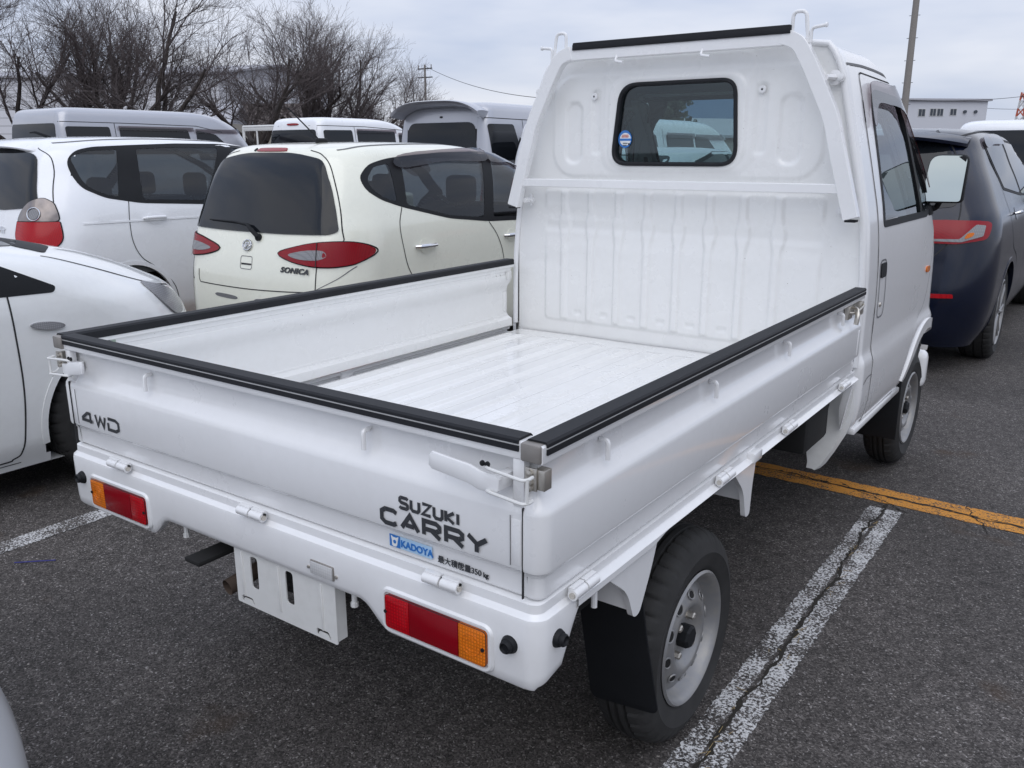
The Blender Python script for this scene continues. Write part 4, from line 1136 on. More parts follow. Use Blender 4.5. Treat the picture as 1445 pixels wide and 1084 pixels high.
rim_pts += [(CX+.727-.20, 1.957, 1.747), (CX+.727-.27, 1.962, 1.756), (CX+.35, 1.966, 1.761)]
rim_pts = rim_pts+[(2*CX-x, y, z) for x, y, z in rim_pts[::-1]]
bm = NB(); tube(bm, rim_pts, .011, 12); obj('rear_pillar_edge', bm, M['white'], cab, 60)
# inner lining
rings2 = shell_grid([(z, w-.03, yr+.03, yf-.035, *r_) for (z, w, yr, yf, *r_) in CS if z < 1.75], CX, 0, .03, .03)
V2, F3 = shell(rings2, True, True)
swo = inset(SIDEWIN, -.004); wso = inset(WS, -.004); wo_ = inset(WIN, -.004)
def lincut(x, y, z, f):
    if abs(x-CX) > .45 and inside((y, z), swo): return True
    if y > 2.6 and inside((x, z), wso): return True
    if y < 2.1 and inside((x, z), wo_): return True
    return False
obj('cab_lining', from_pf(V2, cut_faces(V2, F3, lincut)), M['interiorgrey'], cab, 60)
bm = CB.patch(WS, 'F', .003, .01, .03, hole=inset(WS, .03)); fr = obj('windscreen_seal', bm, M['rubber'], cab)
bm = CB.patch(inset(WS, .006), 'F', .001, .003, .05); obj('windscreen_glass', bm, M['tglass'], fr)
for s, ax in ((1, 'R'), (-1, 'L')):
    door = CB.patch(rnd_poly([(2.085, .475), (2.62, .475), (2.66, .60), (2.80, .715), (3.00, .78), (3.06, 1.12), (2.975, 1.24), (2.80, 1.515), (2.665, 1.648), (2.10, 1.662)], [.03, .05, .1, .1, .1, .04, .04, .08, .06, .03], 4) and [tuple(p[:2]) for p in rnd_poly([(2.085, .475), (2.62, .475), (2.66, .60), (2.80, .715), (3.00, .78), (3.06, 1.12), (2.975, 1.24), (2.80, 1.515), (2.665, 1.648), (2.10, 1.662)], [.03, .05, .1, .1, .1, .04, .04, .08, .06, .03], 4)], ax, .0025, .006, .03, hole=inset(SIDEWIN, .010))
    dr = obj('door', door, M['white'], cab, 40)
    dl = [tuple(p[:2]) for p in rnd_poly([(2.081, .470), (2.625, .470), (2.665, .602), (2.803, .720), (3.005, .777), (3.065, 1.122), (2.98, 1.243), (2.803, 1.519), (2.668, 1.652), (2.096, 1.666)], [.03, .05, .1, .1, .1, .04, .04, .08, .06, .03], 4)]
    obj('door_gap', CB.line(dl, ax, .0055, .0018, closed=True), M['seam'], dr)
    bm = CB.patch(SIDEWIN, ax, .0045, .012, .03, hole=inset(SIDEWIN, .024)); sl_ = obj('window_seal', bm, M['rubber'], dr)
    bm = CB.patch(inset(SIDEWIN, .010), ax, -.004, .003, .06); obj('window_glass', bm, M['tglass'], dr)
    # quarter-light pillar bar near the front
    bm = CB.patch([(2.775, 1.17), (2.815, 1.17), (2.70, 1.585), (2.665, 1.60)], ax, .003, .01, .03); obj('window_divider', bm, M['black'], dr)
    # smoked rain visor standing off the top edge
    vis = catmull([(2.150, 1.500), (2.158, 1.60), (2.21, 1.640), (2.45, 1.640), (2.66, 1.628), (2.80, 1.51), (2.965, 1.262), (2.935, 1.252), (2.77, 1.46), (2.63, 1.555), (2.40, 1.570), (2.24, 1.565), (2.19, 1.50)], 4)
    bm = CB.patch(vis, ax, .018, .004, .03); obj('rain_visor', bm, M['visor'], dr)
    # crease lines of the door and the lower swage
    # handle recess + flap
    hp = [tuple(p[:2]) for p in rnd_poly([(2.115, .845), (2.205, .845), (2.205, 1.045), (2.115, 1.045)], [.03, .03, .03, .03], 5)]
    obj('handle_surround', CB.line(hp, ax, .006, .004, closed=True), M['softseam'], dr)
    hp = [tuple(p[:2]) for p in rnd_poly([(2.122, .985), (2.198, .985), (2.198, 1.035), (2.122, 1.035)], .014, 5)]
    obj('door_handle', CB.patch(hp, ax, .007, .008, .02), M['black'], dr)
    bm = NB(); lathe(bm, [(.009, .003*s), (.008, .006*s), (.0001, .006*s)], (CX+s*.722, 2.150, .890), 'x', 12); obj('key_lock', bm, M['steel'], dr)
    fl_ = [tuple(p[:2]) for p in rnd_open([(1.985, .635), (2.025, .652), (2.100, .652), (2.118, .60), (2.122, .50)], .02, 4)]
    obj('lower_gap', CB.line(fl_, ax, .0045, .0016), M['softseam'], cab)
    # sill moulding
    bm = NB(); x0, x1 = sorted((CX+s*.690, CX+s*.7215)); box(bm, x0, x1, 1.99, 2.685, .446, .470, .006); obj('sill_moulding', bm, M['white'], cab)
    # wheel-arch lip
    arc = [(ARC[0]+ARC[2]*math.cos(t), ARC[1]+ARC[2]*math.sin(t)) for t in np.linspace(R(14), R(150), 40)]
    arc2 = [(ARC[0]+(ARC[2]+.032)*math.cos(t), ARC[1]+(ARC[2]+.032)*math.sin(t)) for t in np.linspace(R(14), R(150), 40)]
    ring = [(ARC[0]+(ARC[2]-.012)*math.cos(t), ARC[1]+(ARC[2]-.012)*math.sin(t)) for t in np.linspace(R(22), R(148), 40)]
    obj('arch_lip', CB.patch([p for p in ring if p[1] > .45]+[p for p in arc2[::-1] if p[1] > .45], ax, .008, .03, .04), M['white'], cab)
    obj('indicator', CB.patch(catmull([(2.935, .918), (2.985, .918), (2.985, .940), (2.935, .940)], 5), ax, .008, .012, .02), M['amber'], cab)
    # gutter line over the door
    gl = [(1.99, 1.685), (2.20, 1.690), (2.45, 1.682), (2.63, 1.655), (2.72, 1.60), (2.86, 1.45), (3.02, 1.24)]
    obj('roof_gutter', CB.line(open_line(gl), ax, .008, .002), M['softseam'], cab)
    # mirror
    mr_ = NB(); cxm = CX+s*.747; q = rnd_poly([(-.080, -.100), (.078, -.098), (.084, .097), (-.062, .097)], [.02, .02, .03, .045], 5)
    q = [(p[0]*s, p[1]) for p in q]
    prism(mr_, q, (cxm, 2.95, 1.303), (1, 0, 0), (0, 0, 1), (0, .045, 0), .010)
    tube(mr_, rnd_open([(CX+s*.695, 2.99, 1.175), (CX+s*.72, 3.01, 1.18), (CX+s*.735, 2.99, 1.21), (CX+s*.745, 2.98, 1.25)], .02, 4), .012, 10)
    box(mr_, CX+s*.655, CX+s*.712, 2.93, 3.02, 1.150, 1.195, .008)
    mi = obj('wing_mirror', mr_, M['black'], cab)
    g_ = NB(); prism(g_, inset([tuple(p) for p in q], .006), (cxm, 2.9455, 1.303), (1, 0, 0), (0, .0, 1), (0, -.002, 0)); g_.transform(Matrix.Translation((cxm, 2.947, 1.303)) @ Matrix.Rotation(R(-7), 4, 'X') @ Matrix.Rotation(R(s*5), 4, 'Z') @ Matrix.Translation((-cxm, -2.955, -1.303))); obj('mirror_glass', g_, M['mirror'], mi, smooth=False)
# black front arch fill, front mud flaps
bm = NB(); box(bm, -1.40, -.055, 2.74, 3.36, .40, .62, .03); obj('front_housing', bm, M['under'], TR)
for s in (1, -1):
    bm = NB(); x0, x1 = sorted((CX+s*.715, CX+s*.50)); box(bm, x0, x1, 2.755, 2.765, .215, .56, .004); obj('mud_flap', bm, M['black'], TR)
# lower rear corner of the cab: an S-shaped apron that runs under the bed
for s in (1, -1):
    bm = NB(); rows = []
    for z, xo, y in ((.705, -.010, 1.975), (.62, -.010, 1.960), (.54, -.012, 1.945), (.46, -.030, 1.93), (.40, -.055, 1.90), (.355, -.078, 1.885), (.335, -.095, 1.88)):
        wv = .10+.05*sm(.70, .45, z) if z > .40 else .085-.8*(.40-z)
        rows.append([bm.verts.new((CX+s*(.727+xo-d), y-.018*math.sin(min(1, d/max(wv, .01))*math.pi)*0+(.03 if d < .002 else 0)+(-.0)*d, z)) for d in (0, .008, wv*.4, wv*.8, wv)])
    for a, b in zip(rows, rows[1:]):
        for k in range(len(a)-1): bm.faces.new((a[k], b[k], b[k+1], a[k+1]) if s < 0 else (a[k], a[k+1], b[k+1], b[k]))
    r0 = bm.faces[:]; bmesh.ops.recalc_face_normals(bm, faces=r0)
    bmesh.ops.solidify(bm, geom=bm.faces[:], thickness=.006)
    obj('rear_apron', bm, M['frame'], cab, 50)
    bm = NB(); prism(bm, rnd_poly([(CX+s*.727-s*.03, .66), (CX+s*.727-s*.005, .66), (CX+s*.727-s*.02, .56), (CX+s*.727-s*.035, .48), (CX+s*.727-s*.045, .56)], .008, 3), (0, 1.90, 0), (1, 0, 0), (0, 0, 1), (0, .02, 0), .002); obj('apron_bracket', bm, M['white'], cab)
bm = NB(); lathe(bm, [(.03, 0), (.03, .12)], (-.09, 1.72, .585), 'y', 16); box(bm, -.20, -.06, 1.60, 1.85, .47, .61, .02); obj('fuel_filler', bm, M['under'], TR)
# interior: dash, steering wheel, seats, rear-view mirror, sun visor pad
bm = NB(); box(bm, -1.38, -.07, 2.86, 3.20, .90, 1.085, .05, 3); obj('dashboard', bm, M['interior'], cab)
bm = NB(); lathe(bm, [(.17, -.011), (.181, 0), (.17, .011), (.159, 0)], (0, 0, 0), 'z', 40, closed=True); tube(bm, [(-.17, 0, 0), (.17, 0, 0)], .012, 8); tube(bm, [(0, 0, 0), (0, 0, -.25)], .02, 8); bm.transform(Matrix.Translation((-.40, 2.80, 1.09)) @ Matrix.Rotation(R(38), 4, 'X')); obj('steering_wheel', bm, M['black'], cab)
for x in (-.40, -1.05):
    bm = NB(); box(bm, x-.24, x+.24, 2.12, 2.60, .72, .86, .04, 3); box(bm, x-.23, x+.23, 2.05, 2.15, .84, 1.30, .04, 3)
    obj('seat', bm, M['interior'], cab)
bm = NB(); box(bm, -.66, -.50, 2.60, 2.62, 1.47, 1.53, .012, 3); tube(bm, [(-.58, 2.61, 1.53), (-.58, 2.60, 1.68)], .006, 8)
obj('rear_view_mirror', bm, M['black'], cab)
# bumper
bm = NB(); box(bm, -1.435, -.020, 3.30, 3.412, .31, .50, .04, 3); obj('front_bumper', bm, M['white'], TR)
setoff((0, 0, 0))

# ------------------------------------------------------------------ other vehicles: body sections
# rows: z, half width, rear y, front y, rear corner rx ry, front corner fx fy, rear bow, front bow, side bow
SP = {}
SP['compact'] = dict(loc=(-3.56, 2.17), L=3.395, sl=[(.19, .66, .07, 3.30, .14, .16, .3, .3, .03, .08, .01), (.30, .71, .015, 3.37, .20, .24, .38, .34, .04, .10, .01), (.50, .732, 0, 3.395, .22, .30, .40, .36, .05, .12, .012), (.68, .7375, .010, 3.38, .22, .32, .42, .38, .05, .14, .014), (.80, .7375, .030, 3.33, .22, .34, .44, .42, .05, .16, .016), (.90, .734, .055, 3.18, .21, .34, .44, .42, .05, .2, .018),
   (.98, .726, .080, 2.97, .20, .34, .42, .40, .05, .2, .02), (1.06, .708, .108, 2.76, .19, .34, .38, .36, .05, .16, .024), (1.18, .672, .150, 2.52, .17, .30, .34, .34, .05, .14, .034), (1.29, .632, .192, 2.28, .16, .28, .32, .34, .05, .13, .045), (1.36, .600, .226, 2.10, .16, .26, .30, .34, .05, .12, .05), (1.405, .575, .255, 1.95, .17, .26, .3, .34, .05, .1, .05), (1.438, .535, .30, 1.78, .18, .26, .3, .34, .04, .08, .04), (1.460, .47, .39, 1.58, .20, .26, .3, .3, .03, .05, .02), (1.474, .34, .60, 1.36, .2, .25, .2, .25, 0, 0, 0), (1.479, .16, .90, 1.15, .1, .1, .1, .1, 0, 0, 0)])
SP['hatch'] = dict(loc=(-5.99, 1.72), L=3.83, sl=[(.19, .75, .08, 3.72, .16, .18, .3, .3, .04, .08, .01), (.32, .81, .02, 3.80, .22, .26, .40, .36, .05, .10, .01), (.52, .832, 0, 3.83, .24, .32, .44, .40, .06, .12, .012), (.70, .8375, .020, 3.80, .24, .34, .46, .42, .06, .14, .014), (.84, .834, .055, 3.70, .24, .34, .46, .44, .06, .18, .016), (.94, .824, .085, 3.45, .24, .34, .46, .44, .06, .2, .02),
   (1.03, .806, .115, 3.22, .22, .34, .42, .40, .06, .2, .024), (1.14, .772, .155, 2.98, .21, .34, .38, .38, .06, .16, .03), (1.26, .725, .205, 2.70, .20, .34, .34, .36, .06, .14, .04), (1.37, .684, .255, 2.44, .19, .30, .32, .36, .06, .13, .045), (1.435, .652, .295, 2.26, .19, .28, .30, .36, .06, .12, .045), (1.478, .615, .34, 2.08, .20, .28, .3, .34, .06, .1, .04), (1.510, .54, .43, 1.86, .22, .28, .3, .34, .04, .06, .03), (1.528, .41, .64, 1.60, .24, .28, .3, .3, .02, .04, .01), (1.535, .22, .90, 1.30, .15, .2, .15, .2, 0, 0, 0)])
SP['liftback'] = dict(loc=(-3.70, -2.62), L=4.25, sl=[(.15, .78, .10, 4.14, .16, .18, .3, .3, .04, .08, .01), (.28, .83, .03, 4.22, .24, .26, .44, .40, .05, .10, .012), (.48, .848, 0, 4.25, .26, .32, .50, .46, .06, .14, .014), (.66, .850, .02, 4.22, .26, .34, .50, .50, .06, .16, .016), (.78, .848, .05, 4.14, .26, .34, .48, .52, .06, .16, .018), (.86, .840, .08, 4.00, .26, .34, .46, .54, .06, .16, .02),
   (.93, .826, .10, 3.84, .24, .34, .42, .50, .06, .16, .022), (.99, .806, .13, 3.66, .22, .34, .38, .45, .06, .15, .024), (1.04, .780, .17, 3.44, .21, .34, .36, .42, .06, .14, .028), (1.12, .735, .26, 3.10, .20, .34, .34, .42, .06, .14, .034), (1.24, .685, .40, 2.84, .20, .34, .32, .40, .06, .13, .04), (1.36, .625, .58, 2.55, .21, .34, .30, .38, .06, .12, .045), (1.43, .57, .76, 2.32, .23, .34, .3, .36, .06, .1, .04), (1.465, .48, .96, 2.10, .26, .34, .3, .34, .04, .06, .03), (1.482, .34, 1.2, 1.85, .26, .3, .3, .3, .02, .04, .01), (1.488, .18, 1.4, 1.65, .12, .12, .12, .12, 0, 0, 0)])
SP['wagon'] = dict(loc=(-.86, 4.80), L=4.75, sl=[(.20, .80, .10, 4.64, .20, .22, .3, .3, .04, .08, .01), (.32, .86, .03, 4.72, .30, .30, .44, .40, .06, .10, .012), (.52, .892, 0, 4.75, .26, .30, .50, .46, .08, .14, .014), (.70, .900, .02, 4.72, .26, .30, .52, .52, .08, .18, .016), (.84, .898, .045, 4.55, .26, .30, .52, .60, .08, .2, .018), (.93, .888, .065, 4.25, .25, .30, .50, .64, .08, .2, .02),
   (1.01, .868, .10, 3.90, .23, .30, .46, .60, .08, .2, .022), (1.10, .828, .15, 3.66, .21, .30, .42, .55, .08, .2, .028), (1.22, .775, .22, 3.40, .20, .30, .38, .48, .08, .16, .034), (1.34, .715, .30, 3.12, .19, .30, .26, .30, .08, .14, .04), (1.43, .675, .36, 2.86, .22, .34, .32, .40, .07, .13, .045), (1.50, .635, .42, 2.62, .22, .32, .3, .38, .06, .1, .04), (1.54, .57, .50, 2.38, .24, .32, .3, .34, .04, .06, .03), (1.562, .46, .68, 2.10, .26, .3, .3, .3, .02, .04, .01), (1.572, .25, 1.0, 1.8, .12, .12, .12, .12, 0, 0, 0)])
def boxvan(W, L, H, hood=.35, roofr=.10, nose=.9):
    w = W/2; q = H/2.0
    return [(.22, w-.05, .06, L-.06, .10, .10, .25, .2, .03, .06, 0), (.34, w-.01, .02, L-.01, .12, .12, .3, .25, .03, .08, 0), (.60, w, 0, L, .12, .12, .32, .28, .03, .10, 0), (.90, w, .01, L-.06, .12, .12, .32, .28, .03, .12, 0), (1.0, w-.004, .02, L-hood*.8, .12, .12, .30, .28, .03, .12, .005), (1.10, w-.015, .03, L-hood, .12, .12, .28, .28, .03, .12, .008),
      (1.10+.30*(H-1.1)/.9, w-.045, .055, L-hood-.28, .12, .12, .26, .28, .03, .12, .01), (H-.28, w-.085, .085, L-hood-.60, .12, .12, .25, .30, .03, .10, .012), (H-.17, w-.105, .105, L-hood-.78, .13, .13, .25, .32, .03, .09, .014), (H-.10, w-.125, .125, L-hood-.95, .13, .13, .25, .34, .03, .08, .014), (H-.05, w-.165, .16, L-hood-1.15, .15, .15, .25, .34, .02, .06, .012), (H-.02, w-.235, .24, L-hood-1.4, .18, .18, .2, .3, .01, .03, .01), (H-.004, w-.38, .42, L-hood-1.7, .15, .2, .15, .2, 0, 0, 0), (H, w-.52, .7, L-hood-1.95, .05, .1, .05, .1, 0, 0, 0)]
SP['silver_van'] = dict(loc=(-6.98, 8.0), L=4.3, sl=boxvan(1.70, 4.3, 2.06))
SP['white_van'] = dict(loc=(-11.42, 9.3), L=3.4, sl=boxvan(1.50, 3.4, 2.02, .2))
SP['grey_van'] = dict(loc=(-13.08, 5.7), L=4.2, sl=boxvan(1.72, 4.2, 2.09, .2))
SP['tall_van'] = dict(loc=(-5.10, 8.1), L=4.6, sl=boxvan(1.70, 4.6, 1.84, .45))
SP['far_van'] = dict(loc=(-.78, 12.6), L=4.6, sl=boxvan(1.70, 4.6, 1.84, .45))
SP['sedan'] = dict(loc=(-3.45, 5.95), L=4.25, sl=[(z*.985 if z > .3 else z, w, yr, yf, *r_) for (z, w, yr, yf, *r_) in SP['liftback']['sl']])
SP['corner'] = dict(loc=(-2.0, -3.0), L=4.25, sl=SP['liftback']['sl'])

def mir(poly): return [(-a, b) for a, b in poly][::-1]
def P2(poly): return [tuple(p[:2]) for p in poly]
class Car:
    def __init__(s, key, name, label, cat, pm, group, wheels, r=.29, wx=None, ww=.17, arch=.05, detail=.025, rimk='cover', through=False, wins=(), cuts=()):
        """wheels: (rear y, front y); wins: list of (axis, outline, frit)"""
        d = SP[key]; s.loc = d['loc']; s.root = thing(name, label, cat, (s.loc[0], s.loc[1], 0), 0, group)
        s.wm = max(q[1] for q in d['sl']); rings = shell_grid(d['sl'], 0, 0, detail, detail*.9); V, F = shell(rings); s.b = Body(V, F); s.pm = pm
        ra = r+arch; zc = r
        holes = []; dcut = [(ax, inset(q_, .014)) for ax, q_ in cuts]
        for ax, poly, fr in wins if through else ():
            holes.append((ax, inset(poly, fr*.4)))
        def cut(x, y, z, f):
            for ax, h in dcut:
                if ax == 'B':
                    if y < .75 and inside((x, z), h): return True
                elif (x > 0) == (ax == 'R') and abs(x) > .3 and inside((y, z), h): return True
            if abs(x) > s.wm-.22:
                for wy in wheels:
                    if (y-wy)**2+(z-zc)**2 < ra*ra: return True
            for ax, h in holes:
                if ax in 'RL':
                    if (x > 0) == (ax == 'R') and abs(x) > .3 and inside((y, z), h): return True
                elif ax == 'B':
                    if y < 1.2 and inside((x, z), h) and f is not None and y < .75: return True
                elif ax == 'F':
                    if y > 1.6 and inside((x, z), h): return True
            return False
        s.body = obj('body', from_pf(V, cut_faces(V, F, cut)), pm, s.root, 50)
        for wy in wheels:
            for sd_, ax in ((1, 'R'), (-1, 'L')):
                t0, t1 = math.asin(max(-1, (.24-zc)/ra)), math.pi-math.asin(max(-1, (.24-zc)/ra))
                T = np.linspace(t0, t1, 36)
                ring = [(wy+(ra-.014)*math.cos(t), zc+(ra-.018)*math.sin(t)) for t in T]+[(wy+(ra+.012)*math.cos(t), zc+(ra+.012)*math.sin(t)) for t in T[::-1]]
                obj('wheel_arch', s.b.patch(ring, ax, .0035, .03, .03), pm, s.body, 40)
                make_wheel(s.root, (sd_*(s.wm-ww/2-.035 if wx is None else wx), wy, r), sd_, r, ww, r*.64 if rimk != 'alloy' else r*.70, rimk)
        bm = NB(); y1 = d['L']
        box(bm, -s.wm+.12, s.wm-.12, .45, y1-.5, .20, .60)
        for wy in wheels: box(bm, -s.wm+.22, s.wm-.22, wy-.33, wy+.33, .26, .62)
        obj('underbody', bm, M['under'], s.root)
        if through:
            rings2 = shell_grid([(z, max(.05, w-.03), yr+.035, yf-.035, *r_) for (z, w, yr, yf, *r_) in d['sl'] if z > .5], 0, 0, .022, .022); V2, F2 = shell(rings2)
            hs = [(ax, inset(poly, -.012)) for ax, poly, fr in wins]
            def cut2(x, y, z, f):
                for ax, h in hs:
                    if ax in 'RL' and (x > 0) == (ax == 'R') and abs(x) > .25 and inside((y, z), h): return True
                    if ax == 'B' and y < .75 and inside((x, z), h): return True
                    if ax == 'F' and y > 1.5 and inside((x, z), h): return True
                return z < .56
            obj('interior_lining', from_pf(V2, cut_faces(V2, F2, cut2)), M['interiorgrey'], s.body, 60)
            bm = NB()
            box(bm, -s.wm+.1, s.wm-.1, .3, 2.7, .62, .70)
            obj('cabin_floor', bm, M['interior'], s.body)
            for x in (-.36, .36):
                for yy, hh in ((.80, 1.02), (1.62, 1.04)):
                    bm = NB(); box(bm, x-.23, x+.23, yy-.06, yy+.06, .66, hh, .05, 3); box(bm, x-.22, x+.22, yy, yy+.5, .62, .78, .04, 3)
                    st = obj('seat', bm, M['interior'], s.body)
                    bm = NB(); box(bm, x-.125, x+.125, yy-.05, yy+.04, hh+.03, hh+.22, .045, 3); tube(bm, [(x-.05, yy, hh-.03), (x-.05, yy, hh+.06)], .008, 6); tube(bm, [(x+.05, yy, hh-.03), (x+.05, yy, hh+.06)], .008, 6)
                    obj('headrest', bm, M['interior'], st)
    def put(s, name, poly, ax, m, off=.003, th=.006, h=.035, hole=None, dome=0, par=None, sharp=40):
        return obj(name, s.b.patch(poly, ax, off, th, h, hole, dome), m, par or s.body, sharp)
    def both(s, name, poly, m, **k):
        return [s.put(name, poly, ax, m, **k) for ax in 'RL']
    def lamp_edge(s, poly, ax, par):
        poly = dens(inset(poly, -.002), .02); bm = NB(); q = [s.b.hit(p_, ax) for p_ in poly+[poly[0]]]; tube(bm, [a_+n_*.003 for a_, n_ in q], .0042, 5, False); return obj('lamp_gasket', bm, M['black'], par)
    def seam(s, name, pts, ax, w=.006, smooth=True, m=None, closed=False, par=None, off=.0018):
        return obj(name, s.b.line(open_line(pts) if smooth and len(pts) > 2 and not closed else pts, ax, w, off, closed=closed), m or M['seam'], par or s.body)
    def on(s, p, ax, u=None):
        """a frame on the body surface, looking outward"""
        P, n = s.b.hit(p, ax); U = Vector((1, 0, 0)) if ax == 'B' else (Vector((0, 1, 0)) if ax == 'R' else Vector((0, -1, 0))); U = (U-n*U.dot(n)).normalized()
        return P, U, n
    def handle(s, y, z, m, L_=.18, ax='R'):
        for a in 'RL':
            P, U, n = s.on((y, z), a); bm = NB()
            U = Vector((0, 1, 0)); U = (U-n*U.dot(n)).normalized()
            pts = [P-U*L_/2+n*.004, P-U*L_*.4+n*.028, P+n*.034, P+U*L_*.4+n*.028, P+U*L_/2+n*.004]
            tube(bm, pts, [.008, .012, .013, .012, .008], 10); h_ = obj('door_handle', bm, m, s.body)
            s.put('handle_recess', catmull([(y-.03, z+.035), (y+.03, z+.035), (y+.05, z), (y+.03, z-.04), (y-.03, z-.04), (y-.05, z)], 4), a, s.pm, off=.0022, th=.003, par=h_)
def mirror_wing(c, y, z, m):
    for sd_ in (1, -1):
        P, n = c.b.hit((y, z), 'R' if sd_ > 0 else 'L'); bm = NB(); x = P.x
        box(bm, *sorted((x+sd_*.03, x+sd_*.24)), y-.06, y+.06, z-.02, z+.13, .035, 3); tube(bm, [(x-sd_*.02, y, z), (x+sd_*.06, y, z+.02)], .018, 8)
        w_ = obj('wing_mirror', bm, m, c.body)
        bm = NB(); box(bm, *sorted((x+sd_*.05, x+sd_*.225)), y-.064, y-.0605, z, z+.115, .001); obj('mirror_glass', bm, M['mirror'], w_)

M['cream'] = paint('cream_paint', (.86, .86, .74), .26, 1, .05)
M['carwhite'] = paint('car_white_paint', (.86, .87, .89), .26, 1, .03)
M['pearl'] = paint('pearl_white_paint', (.84, .85, .84), .28, 1, .05)
M['silver'] = paint('silver_paint', (.46, .47, .51), .32, 1, .05, metallic=.35)
M['navy'] = paint('navy_paint', (.004, .007, .020), .12, .3, .01, metallic=0)
M['navy'].node_tree.nodes['Principled BSDF'].inputs['Specular IOR Level'].default_value = .35
M['housing'] = plain('smoky_lamp_housing', (.24, .21, .20), .15, .5, .4, var=.5)
M['paleg'] = paint('pale_silver_paint', (.58, .60, .60), .3, 1, .05, metallic=.2)

# ---- cream compact hatchback beside the truck bed
RG = [(-.45, 1.372), (-.22, 1.408), (.22, 1.408), (.45, 1.372), (.555, 1.21), (.632, .985), (.60, .968), (.30, .960), (-.30, .960), (-.60, .968), (-.632, .985), (-.555, 1.21)]
RG = P2(rnd_poly(RG, [.05, .1, .1, .05, .2, .02, .02, .2, .2, .02, .02, .2], 4))
DLO = P2(rnd_poly([(.385, 1.275), (.47, 1.345), (.63, 1.378), (.80, 1.392), (1.14, 1.412), (1.63, 1.418), (1.95, 1.385), (2.22, 1.265), (2.52, 1.09), (2.62, .965), (2.3, .94), (1.45, .968), (1.05, 1.010), (.64, 1.100), (.48, 1.150), (.40, 1.205)], .06, 4))
WQ = P2(rnd_poly([(.430, 1.262), (.505, 1.330), (.640, 1.352), (.615, 1.130), (.52, 1.155), (.445, 1.205)], .03, 4))
WR = P2(rnd_poly([(.745, 1.365), (1.14, 1.388), (1.56, 1.392), (1.40, .998), (1.05, 1.030), (.690, 1.112)], .025, 4))
WF = P2(rnd_poly([(1.66, 1.390), (1.93, 1.358), (2.18, 1.245), (2.42, 1.095), (2.36, .965), (1.50, .995)], .03, 4))
WSF = P2(rnd_poly([(-.62, .99), (.62, .99), (.50, 1.38), (-.50, 1.38)], .08, 5))
c = Car('compact', 'parked_car', 'cream hatchback with a wiper on its dark rear glass, beside the truck bed', 'car', M['cream'], 'parked cars around the truck', (.50, 2.94), .29, through=True, wins=[('R', WQ, .03), ('R', WR, .03), ('R', WF, .03), ('L', WQ, .03), ('L', WR, .03), ('L', WF, .03), ('F', WSF, .04)], cuts=[('R', DLO), ('L', DLO), ('B', RG)], detail=.02)
g_ = c.put('rear_glass', RG, 'B', M['opaqueglass'], off=.008, th=.006, h=.018)
for ax in 'RL':
    f_ = c.put('window_frame', DLO, ax, M['black'], off=.0025, th=.006, h=.03, hole=[WQ, WR, WF])
    for w_ in (WQ, WR, WF): c.put('side_glass', inset(w_, -.004), ax, M['dglass'], off=.0008, th=.001, h=.06, par=f_)
    v1 = catmull([(.715, 1.318), (.725, 1.388), (1.14, 1.418), (1.60, 1.424), (1.565, 1.350), (1.14, 1.352)], 4); c.put('rain_visor', v1, ax, M['visor'], off=.018, th=.003, par=f_)
    v2 = catmull([(1.63, 1.345), (1.66, 1.422), (1.95, 1.392), (2.24, 1.26), (2.20, 1.215), (1.92, 1.325)], 4); c.put('rain_visor', v2, ax, M['visor'], off=.018, th=.003, par=f_)
    c.seam('door_gap', [(.640, 1.098), (.592, 1.0), (.600, .88), (.65, .72), (.80, .55), (.95, .40), (1.0, .25)], ax); c.seam('door_gap', [(1.45, .965), (1.54, .86), (1.60, .72), (1.62, .50), (1.60, .25)], ax)
    c.seam('roof_gap', [(.36, 1.425), (.60, 1.452), (1.2, 1.466), (1.7, 1.452)], ax, .005, m=M['softseam'])
c.put('windscreen', WSF, 'F', M['dglass'], off=.001, th=.002, h=.06)
for x_ in (.795, 1.70): c.handle(x_, .862, M['chrome'])
for s_ in (1, -1):
    f2 = (lambda p: p) if s_ > 0 else mir
    LP = catmull([(.269, .854), (.411, .897), (.555, .923), (.655, .927), (.700, .914), (.721, .885), (.722, .848), (.706, .818), (.676, .799), (.588, .793), (.399, .812)], 4)
    l_ = c.put('tail_lamp', f2(LP), 'B', M['red'], off=.006, th=.012, h=.02, dome=.008); c.lamp_edge(f2(LP), 'B', l_)
    c.put('clear_lens', f2(catmull([(.355, .850), (.45, .872), (.545, .882), (.590, .876), (.598, .845), (.55, .828), (.43, .830)], 4)), 'B', M['clear'], off=.012, th=.006, h=.02, dome=.005, par=l_)
    c.seam('lamp_gap', f2([(.552, .925), (.557, .86), (.561, .79)]), 'B', .005, off=.018, par=l_)
    c.seam('tailgate_gap', f2([(.32, 1.425), (.42, 1.400), (.50, 1.33), (.585, 1.165), (.645, .975), (.650, .93), (.60, .928)]), 'B', .004)
    c.seam('tailgate_gap', f2([(.561, .79), (.560, .66), (.54, .652)]), 'B', .006)
    c.seam('bumper_gap', f2([(.54, .652), (.645, .72), (.70, .79)]), 'B', .004, m=M['softseam'])
    c.put('bumper_reflector', f2(catmull([(.10, .560), (.28, .565), (.28, .585), (.10, .58)], 4)), 'B', M['softseam'], off=.002, th=.004)
c.seam('bumper_gap', [(-.48, .715), (-.47, .645), (-.40, .634), (0, .632), (.30, .640), (.54, .652)], 'B', .006)
c.put('brake_light', catmull([(-.115, 1.419), (.115, 1.419), (.125, 1.428), (.10, 1.436), (-.10, 1.436), (-.125, 1.428)], 4), 'B', M['red'], off=.006, th=.012, h=.012)
c.put('washer_nozzle', catmull([(-.162, 1.422), (-.148, 1.422), (-.148, 1.434), (-.162, 1.434)], 4), 'B', M['black'], off=.006, h=.01)
